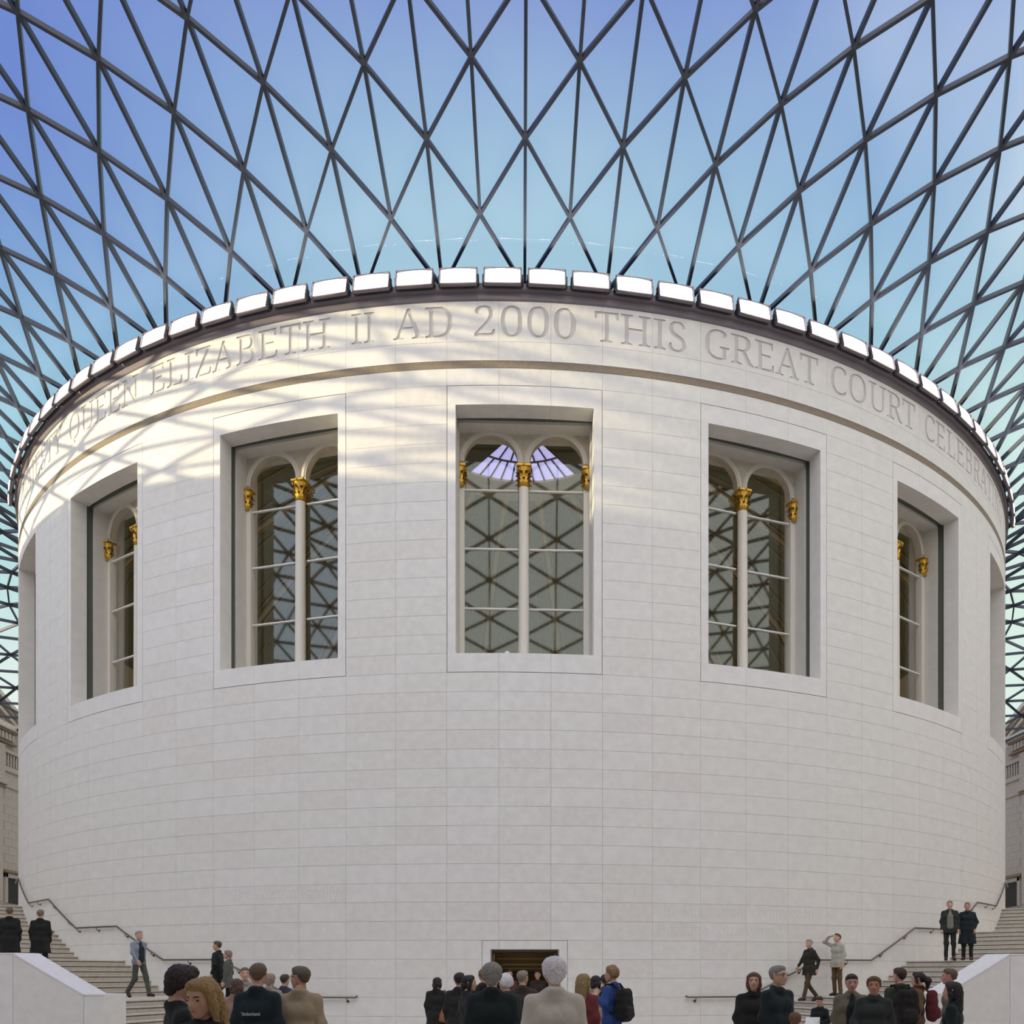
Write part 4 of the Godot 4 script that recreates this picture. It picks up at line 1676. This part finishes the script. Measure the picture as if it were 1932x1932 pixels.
func world_of(o: Node3D, local: Vector3) -> Vector3:
	return o.position + Basis(Vector3.UP, o.rotation.y) * (local * o.scale.x)

func backpack(o: Node3D, label: String, c: Color) -> void:
	var b := thing("backpack", label, "backpack", world_of(o, V(0, .93, -.22)))
	b.rotation.y = o.rotation.y
	var f := Field.new(V(-.22, -.05, -.24), V(.22, .62, .16), .014, 60.0)
	for y in [.08, .2, .32, .42]:
		f.cap(V(-.08, y, 0), V(.08, y, 0), .10 - absf(y - .2) * .08, .10 - absf(y - .2) * .08)
	var mb := MB.new()
	f.into(mb, -99, 99, .01, 9.0, fold)
	child("pack", mb.mesh(), cloth(c), b)
	var g := Field.new(V(-.2, -.05, -.26), V(.2, .4, .1), .014, 60.0)
	g.cap(V(-.06, .10, -.08), V(.06, .10, -.08), .06, .06)
	g.cap(V(-.06, .18, -.08), V(.06, .18, -.08), .05, .05)
	var m2 := MB.new()
	g.into(m2)
	child("pocket", m2.mesh(), cloth(c.lightened(.06)), b)
	for s in [-1, 1]:
		var st := MB.new()
		tube(st, PackedVector3Array([V(s * .08, .46, .04), V(s * .10, .565, .14), V(s * .105, .56, .26), V(s * .13, .40, .355), V(s * .17, .25, .32), V(s * .15, .12, .12)]), .018, 6)
		child("strap", st.mesh(), cloth(c), b)

func people() -> void:
	fold = FastNoiseLite.new()
	fold.noise_type = FastNoiseLite.TYPE_SIMPLEX_SMOOTH
	fold.frequency = 1.0
	fold.fractal_octaves = 2
	fold.seed = 2
	var black := srgb(26, 28, 27)
	var green := srgb(24, 38, 33)
	var navy := srgb(28, 34, 48)
	var grey := srgb(150, 148, 140)
	var white := srgb(214, 210, 202)
	var brown := srgb(66, 48, 34)
	var dkhair := srgb(36, 28, 22)
	var blond := srgb(158, 124, 72)
	# left stairs
	person("person in long black coat climbing the left stairs, nearest the photo's left edge", {"at": V(-13.24, 1.646, 22.08), "h": 1.76, "face": 205, "pose": "climb", "hem": .60, "fat": 1.07, "top": black, "hair": ["short", srgb(96, 84, 70)]})
	person("person in black coat climbing the left stairs beside the drum-side steps, arm at side", {"at": V(-12.72, 1.646, 21.58), "h": 1.74, "face": 200, "pose": "climb", "hem": .60, "fat": 1.05, "top": srgb(32, 31, 28), "hair": ["short", srgb(116, 106, 92)]})
	person("person in pale blue jacket stepping down onto the first left landing", {"at": V(-10.1, 1.066, 21.74), "h": 1.75, "face": 60, "pose": "walk", "hem": .86, "top": srgb(150, 158, 172), "legs": srgb(84, 88, 78), "shirt": srgb(40, 50, 54), "hair": ["short", srgb(150, 144, 138)]})
	person("person in dark green coat and trousers walking up the lower left flight", {"at": V(-7.93, .776, 22.15), "h": 1.76, "face": -95, "pose": "climb", "hem": .72, "fat": 1.08, "top": green, "legs": srgb(24, 32, 28), "hair": ["short", srgb(80, 66, 52)]})
	person("grey haired person partly hidden behind the dark green coat on the left flight", {"at": V(-7.58, .63, 22.4), "h": 1.66, "face": -90, "pose": "climb", "hem": .74, "top": srgb(96, 98, 92), "hair": ["full", srgb(140, 118, 104)]})
	person("pale coated person on the floor behind the dark jacketed man's left shoulder", {"at": V(-5.22, FL, 28.75), "h": 1.77, "face": 20, "pose": "stand", "hem": .70, "top": srgb(170, 166, 156), "hair": ["short", srgb(120, 96, 76)]})
	person("brown bobbed woman in pink top between the blond woman and the lettered jacket", {"at": V(-4.11, FL, 32.8), "h": 1.58, "face": 190, "pose": "stand", "hem": .86, "top": srgb(176, 140, 122), "hair": ["bob", srgb(84, 58, 40)]})
	person("pale distant person just left of the dark jacket wearer, behind the two standing men", {"at": V(-4.30, FL, 30.39), "h": 1.65, "face": 170, "pose": "stand", "hem": .8, "top": srgb(168, 160, 146), "hair": ["full", srgb(150, 132, 112)]})
	person("distant dark haired person in slate jacket between the two standing men", {"at": V(-4.47, FL, 28.78), "h": 1.64, "face": 165, "pose": "stand", "hem": .8, "top": srgb(62, 66, 80), "hair": ["short", srgb(58, 48, 40)]})
	person("dark haired person in black jacket behind the blond woman, head bowed to the right", {"at": V(-2.22, FL, 39.98), "h": 1.71, "face": 120, "turn": 10, "nod": 12, "pose": "stand", "hem": .78, "fat": 1.07, "fine": true, "top": srgb(30, 32, 28), "hair": ["full", srgb(44, 34, 25)]})
	person("blond woman in black facing the viewer at lower left", {"at": V(-1.84, FL, 40.69), "h": 1.63, "face": -14, "turn": -8, "nod": 14, "pose": "stand", "hem": .86, "fine": true, "top": srgb(22, 24, 24), "hair": ["long", blond], "skin": srgb(198, 150, 120)})
	var tim := person("man with cropped brown hair in dark teal jacket with white lettering across its back", {"at": V(-2.69, FL, 36.66), "h": 1.76, "face": 176, "turn": 8, "pose": "stand", "hem": .80, "fat": 1.08, "fine": true, "top": srgb(22, 38, 42), "hair": ["short", srgb(98, 78, 52)]})
	var tx := MB.new()
	var ta := word_mesh("Timberland", "Droid Sans", .6).surface_get_arrays(0)
	var tv: PackedVector3Array = ta[Mesh.ARRAY_VERTEX]
	var ti: PackedInt32Array = ta[Mesh.ARRAY_INDEX] if ta[Mesh.ARRAY_INDEX] != null else PackedInt32Array(range(tv.size()))
	for i in range(0, ti.size(), 3):
		var q := []
		for j in 3:
			var u: Vector3 = tv[ti[i + j]] * V(.037, .045, .02)
			q.append(V(-u.x + .03, 1.245 + u.y, -.133 - u.z + absf(u.x) * .06))
		tx.tri(q[0], q[1], q[2], V(0, 0, -1), V(0, 0, -1), V(0, 0, -1))
	child("lettering", tx.mesh(), mat(srgb(190, 196, 190), .7), tim)
	person("man in beige jacket and spectacles seen from behind, face turned left", {"at": V(-2.34, FL, 36.37), "h": 1.73, "face": 186, "turn": 58, "pose": "stand", "hem": .76, "fat": 1.09, "fine": true, "top": srgb(184, 164, 132), "legs": srgb(70, 64, 56), "hair": ["short", srgb(92, 80, 62)], "glasses": true, "skin": srgb(196, 148, 120)})
	# by the door
	var kk := person("woman in short black jacket with a tan bag, standing alone left of the door", {"at": V(-1.66, FL, 28.39), "h": 1.58, "face": 170, "pose": "stand", "hem": .70, "fat": 1.03, "top": srgb(40, 39, 34), "legs": srgb(34, 33, 30), "hair": ["bob", srgb(34, 26, 20)]})
	var bag := thing("shoulder_bag", "tan leather bag hanging from the shoulder of the woman standing alone", "bag", world_of(kk, V(-.27, .80, -.15)))
	var bf := Field.new(V(-.15, -.05, -.25), V(.15, .42, .25), .012, 70.0)
	bag.rotation.y = kk.rotation.y + 1.25
	for e in [[.05, .12], [.11, .12], [.17, .10], [.23, .08], [.28, .06]]:
		bf.cap(V(0, e[0], -e[1]), V(0, e[0], e[1]), .058 - e[0] * .06, .058 - e[0] * .06)
	var bm := MB.new()
	bf.into(bm, -99, 99, .012, 12.0, fold)
	child("pouch", bm.mesh(), mat(srgb(160, 104, 68), .6), bag)
	var bs := MB.new()
	var bt := Transform3D(Basis(Vector3.UP, bag.rotation.y), bag.position).affine_inverse()
	var sp := PackedVector3Array()
	for q in [V(-.31, 1.08, -.13), V(-.275, 1.28, -.14), V(-.20, 1.44, -.09), V(-.165, 1.485, -.01), V(-.19, 1.43, .07), V(-.24, 1.28, .06), V(-.30, 1.08, -.10)]:
		sp.append(bt * world_of(kk, q))
	tube(bs, sp, .012, 6)
	child("strap", bs.mesh(), mat(srgb(120, 78, 50), .6), bag)
	person("dark haired man in olive jacket at the left rear of the queue by the door", {"at": V(-.98, FL, 31.92), "h": 1.67, "face": 165, "pose": "stand", "hem": .72, "top": srgb(46, 44, 36), "hair": ["short", dkhair], "skin": srgb(180, 130, 108)})
	person("black haired woman in profile looking right, beside the grey haired black coat", {"at": V(-0.76, FL, 33.13), "h": 1.63, "face": 120, "turn": -28, "pose": "stand", "hem": .66, "top": srgb(44, 42, 34), "hair": ["bob", srgb(28, 24, 20)]})
	person("person with orange tinted hair peeping over the left shoulder of the grey haired coat", {"at": V(-.62, FL, 31.5), "h": 1.74, "face": 175, "pose": "stand", "hem": .7, "top": srgb(56, 54, 46), "hair": ["short", srgb(134, 98, 56)]})
	person("grey haired person in wide black coat, back turned, left of the door's middle", {"at": V(-0.29, FL, 37.45), "h": 1.76, "face": 182, "pose": "stand", "hem": .55, "fat": 1.13, "fine": true, "top": srgb(24, 36, 33), "hair": ["full", srgb(140, 134, 120)]})
	person("white haired old person beside the black coat's right shoulder", {"at": V(-.23, FL, 33.95), "h": 1.64, "face": 215, "pose": "stand", "hem": .7, "top": srgb(58, 52, 46), "hair": ["curly", srgb(226, 224, 220)]})
	person("grey haired person in long brown coat entering the door", {"at": V(0, FL, 31.96), "h": 1.70, "face": 178, "turn": -30, "pose": "walk", "hem": .42, "fat": 1.05, "top": srgb(72, 62, 52), "hair": ["short", srgb(140, 132, 116)]})
	person("dim person in red inside the doorway on its left side", {"at": V(-.36, FL, 21.6), "h": 1.76, "face": 15, "pose": "stand", "hem": .8, "top": srgb(110, 62, 52), "hair": ["short", srgb(60, 44, 34)]})
	person("dim dark clothed person facing out of the doorway on its right side", {"at": V(.40, FL, 21.5), "h": 1.74, "face": -8, "pose": "stand", "hem": .8, "top": srgb(60, 46, 40), "hair": ["short", srgb(50, 38, 30)]})
	person("old person in cream coat with white hair, back turned, right of the door's middle", {"at": V(0.25, FL, 38.78), "h": 1.79, "face": 184, "pose": "stand", "hem": .45, "fat": 1.11, "fine": true, "top": srgb(226, 214, 192), "hair": ["full", srgb(226, 216, 210)]})
	person("long haired blond woman in red jacket right of the cream coat", {"at": V(.80, FL, 34.0), "h": 1.65, "face": 150, "pose": "stand", "hem": .78, "top": srgb(128, 52, 52), "hair": ["long", srgb(146, 122, 76)]})
	var s1 := person("dark haired person in pale top reading a white leaflet left of the blue jacket", {"at": V(1.23, FL, 30.71), "h": 1.62, "face": 160, "pose": "hold", "hem": .86, "top": srgb(176, 168, 150), "hair": ["bob", dkhair]})
	var lf := MB.new()
	var lp := world_of(s1, V(0, 1.13, .33))
	box(lf, Transform3D(Basis(V(0, 1, 0), s1.rotation.y) * Basis(V(1, 0, 0), -.5), lp), V(.30, .21, .006))
	only("leaflet", "white leaflet held open by the pale topped reader", "leaflet", lf, mat(srgb(232, 230, 226), .7), lp)
	person("shorter dark haired person behind the reader with the leaflet", {"at": V(1.49, FL, 29.62), "h": 1.64, "face": 170, "pose": "stand", "hem": .8, "top": srgb(96, 88, 80), "hair": ["short", srgb(52, 36, 28)]})
	var tt := person("curly fair haired person in bright blue jacket and teal trousers right of the door", {"at": V(1.36, FL, 32.22), "h": 1.76, "face": 232, "turn": 10, "pose": "strap", "hem": .84, "fat": 1.03, "top": srgb(52, 84, 150), "legs": srgb(58, 104, 108), "hair": ["curly", srgb(140, 108, 66)]})
	backpack(tt, "large black backpack worn over the bright blue jacket", srgb(28, 28, 22))
	# right group
	person("brown haired woman in black coat facing the viewer, leftmost of the right hand crowd", {"at": V(2.94, FL, 34.58), "h": 1.67, "face": -15, "pose": "stand", "hem": .60, "fat": 1.08, "fine": true, "top": srgb(34, 33, 27), "hair": ["bob", srgb(102, 76, 48)], "skin": srgb(206, 156, 128)})
	person("grey haired man with spectacles in dark blue jacket looking right", {"at": V(3.05, FL, 35.29), "h": 1.75, "face": 30, "turn": 14, "pose": "stand", "hem": .72, "fat": 1.07, "fine": true, "top": srgb(30, 40, 42), "hair": ["short", srgb(132, 128, 116)], "glasses": true})
	person("person in olive jacket and rust trousers leaning down the right stairs by the rail", {"at": V(7.93, .922, 21.24), "h": 1.72, "face": -70, "turn": 10, "pose": "walk", "hem": .74, "fat": 1.05, "top": srgb(42, 41, 28), "legs": srgb(84, 66, 48), "hair": ["short", srgb(150, 140, 134)]})
	person("person in cream jacket and tan trousers on the right stairs, hand raised to brow", {"at": V(8.91, 1.066, 20.69), "h": 1.76, "face": -62, "nod": -14, "pose": "stand shade", "hem": .80, "fat": 1.03, "top": srgb(196, 194, 176), "legs": srgb(108, 84, 56), "hair": ["short", srgb(72, 52, 34)]})
	var kid := person("child in black holding papers at the foot of the right stairs", {"at": V(5.25, FL, 30.17), "h": 1.25, "face": -50, "nod": 18, "pose": "hold", "hem": .8, "top": srgb(22, 28, 28), "hair": ["short", srgb(44, 30, 22)]})
	var pp := MB.new()
	var kp := world_of(kid, V(0, 1.14, .36))
	for e in 2:
		box(pp, Transform3D(Basis(V(0, 1, 0), kid.rotation.y + .5 * e) * Basis(V(1, 0, 0), -.7 - .2 * e), kp + V(.02 * e, .02 * e, .01)), V(.24, .18, .005))
	only("papers", "white papers held by the black clad child", "papers", pp, mat(srgb(226, 224, 214), .7), kp)
	person("small brown haired child at the very bottom edge beside the dark blue jacket", {"at": V(3.07, FL, 35.89), "h": 1.22, "face": 160, "pose": "stand", "hem": .8, "top": srgb(150, 130, 112), "hair": ["full", srgb(112, 76, 48)]})
	person("dark haired man in open stone coloured jacket over a black shirt", {"at": V(4.29, FL, 34.34), "h": 1.65, "face": -12, "nod": 8, "pose": "stand", "hem": .74, "fat": 1.09, "fine": true, "top": srgb(126, 118, 92), "shirt": srgb(20, 26, 24), "hair": ["short", srgb(50, 38, 28)], "skin": srgb(196, 144, 122)})
	var zz := person("brown haired woman in charcoal jumper carrying a white plastic bag", {"at": V(4.35, FL, 34.94), "h": 1.62, "face": -22, "nod": 4, "pose": "carry", "hem": .82, "fat": 1.08, "fine": true, "top": srgb(52, 55, 48), "hair": ["full", srgb(104, 74, 44)], "skin": srgb(188, 128, 100)})
	var pb := thing("plastic_bag", "white plastic carrier bag held by the woman in charcoal", "bag", world_of(zz, V(-.22, .42, .27)))
	var pf := Field.new(V(-.25, -.05, -.2), V(.25, .5, .2), .014, 60.0)
	pf.cap(V(-.10, .05, 0), V(.10, .05, 0), .06, .06)
	pf.cap(V(-.11, .18, 0), V(.11, .18, 0), .07, .07)
	pf.cap(V(-.09, .32, 0), V(.09, .32, 0), .045, .045)
	var pm := MB.new()
	pf.into(pm, -99, 99, .013, 14.0, fold)
	child("sack", pm.mesh(), mat(srgb(214, 214, 226), .35), pb)
	for z in [-.03, .03]:
		var hm := MB.new()
		tube(hm, PackedVector3Array([V(-.09, .33, z), V(-.05, .45, z), V(.0, .50, z * .4), V(.05, .45, z), V(.09, .33, z)]), .012, 6)
		child("handle", hm.mesh(), mat(srgb(220, 220, 230), .35), pb)
	var aa := person("brown haired woman in green coat seen from behind, centre of the right hand crowd", {"at": V(5.54, FL, 32.89), "h": 1.74, "face": 186, "turn": 12, "pose": "stand", "hem": .52, "fat": 1.03, "fine": true, "top": srgb(58, 66, 44), "legs": srgb(26, 26, 22), "hair": ["short", srgb(58, 34, 24)]})
	backpack(aa, "black rucksack on the back of the woman in the green coat", srgb(30, 22, 16))
	var bb := person("woman with dark ponytail in tan top and red waistcoat looking left", {"at": V(6.38, FL, 31.62), "h": 1.68, "face": 245, "pose": "stand", "hem": .84, "top": srgb(122, 92, 62), "legs": srgb(24, 26, 22), "hair": ["ponytail", srgb(32, 24, 18)]})
	backpack(bb, "dark red rucksack on the woman with the ponytail", srgb(104, 36, 36))
	person("person with full dark hair in black coat before the right parapet", {"at": V(4.94, FL, 35.77), "h": 1.56, "face": 235, "pose": "stand", "hem": .60, "fat": 1.05, "fine": true, "top": srgb(24, 34, 30), "hair": ["long", srgb(34, 32, 24)]})
	person("ruddy person partly hidden behind the full dark hair at the right parapet", {"at": V(6.37, FL, 32.72), "h": 1.73, "face": 240, "pose": "stand", "hem": .8, "top": srgb(128, 116, 100), "hair": ["short", srgb(100, 78, 58)], "skin": srgb(206, 140, 124)})
	# pair on the upper right landing
	person("person in grey jumper and open dark jacket on the upper right landing", {"at": V(12.62, 2.088, 19.74), "h": 1.76, "face": -20, "pose": "stand", "hem": .80, "fat": 1.05, "top": srgb(44, 50, 48), "shirt": srgb(140, 140, 120), "legs": srgb(36, 38, 34), "hair": ["short", srgb(130, 124, 112)]})
	person("person in long dark blue coat beside the grey jumper on the upper right landing", {"at": V(13.19, 2.088, 19.65), "h": 1.72, "face": -30, "pose": "pocket", "hem": .50, "fat": 1.07, "top": srgb(28, 38, 40), "legs": srgb(30, 30, 28), "hair": ["short", srgb(120, 112, 104)], "skin": srgb(196, 140, 120)})


func _ready() -> void:
	light_and_camera()
	materials()
	court()
	await drum()
	roof()
	dome()
	var lab := ["leftmost tall window, seen edge-on at the drum's left rim", "second window from the left, half hidden by its deep reveal", "tall twin-arched window left of the middle one, mirroring the lattice", "middle twin-arched window straight above the door", "tall twin-arched window right of the middle one", "second window from the right, showing a single arch", "rightmost tall window, seen edge-on at the drum's right rim"]
	for k in range(-3, 4):
		window(k, lab[k + 3])
	doorway()
	var kn := MB.new()
	var kp := wp(T0, -.47, 10.19, 21.85)
	lathe(kn, PackedVector2Array([Vector2(.075, 0), Vector2(.075, .02), Vector2(.07, .055), Vector2(.05, .085), Vector2(.02, .1), Vector2(0, .102)]), kp, 16)
	only("dome_fitting", "tiny white domed fitting on the sill of the middle window", "fitting", kn, M.white, kp)
	stairs(-1, "stone staircase curving up round the left side of the drum", "bronze handrail fixed along the drum above the left stairs")
	stairs(1, "stone staircase curving up round the right side of the drum", "bronze handrail fixed along the drum above the right stairs")
	floodlights()
	people()
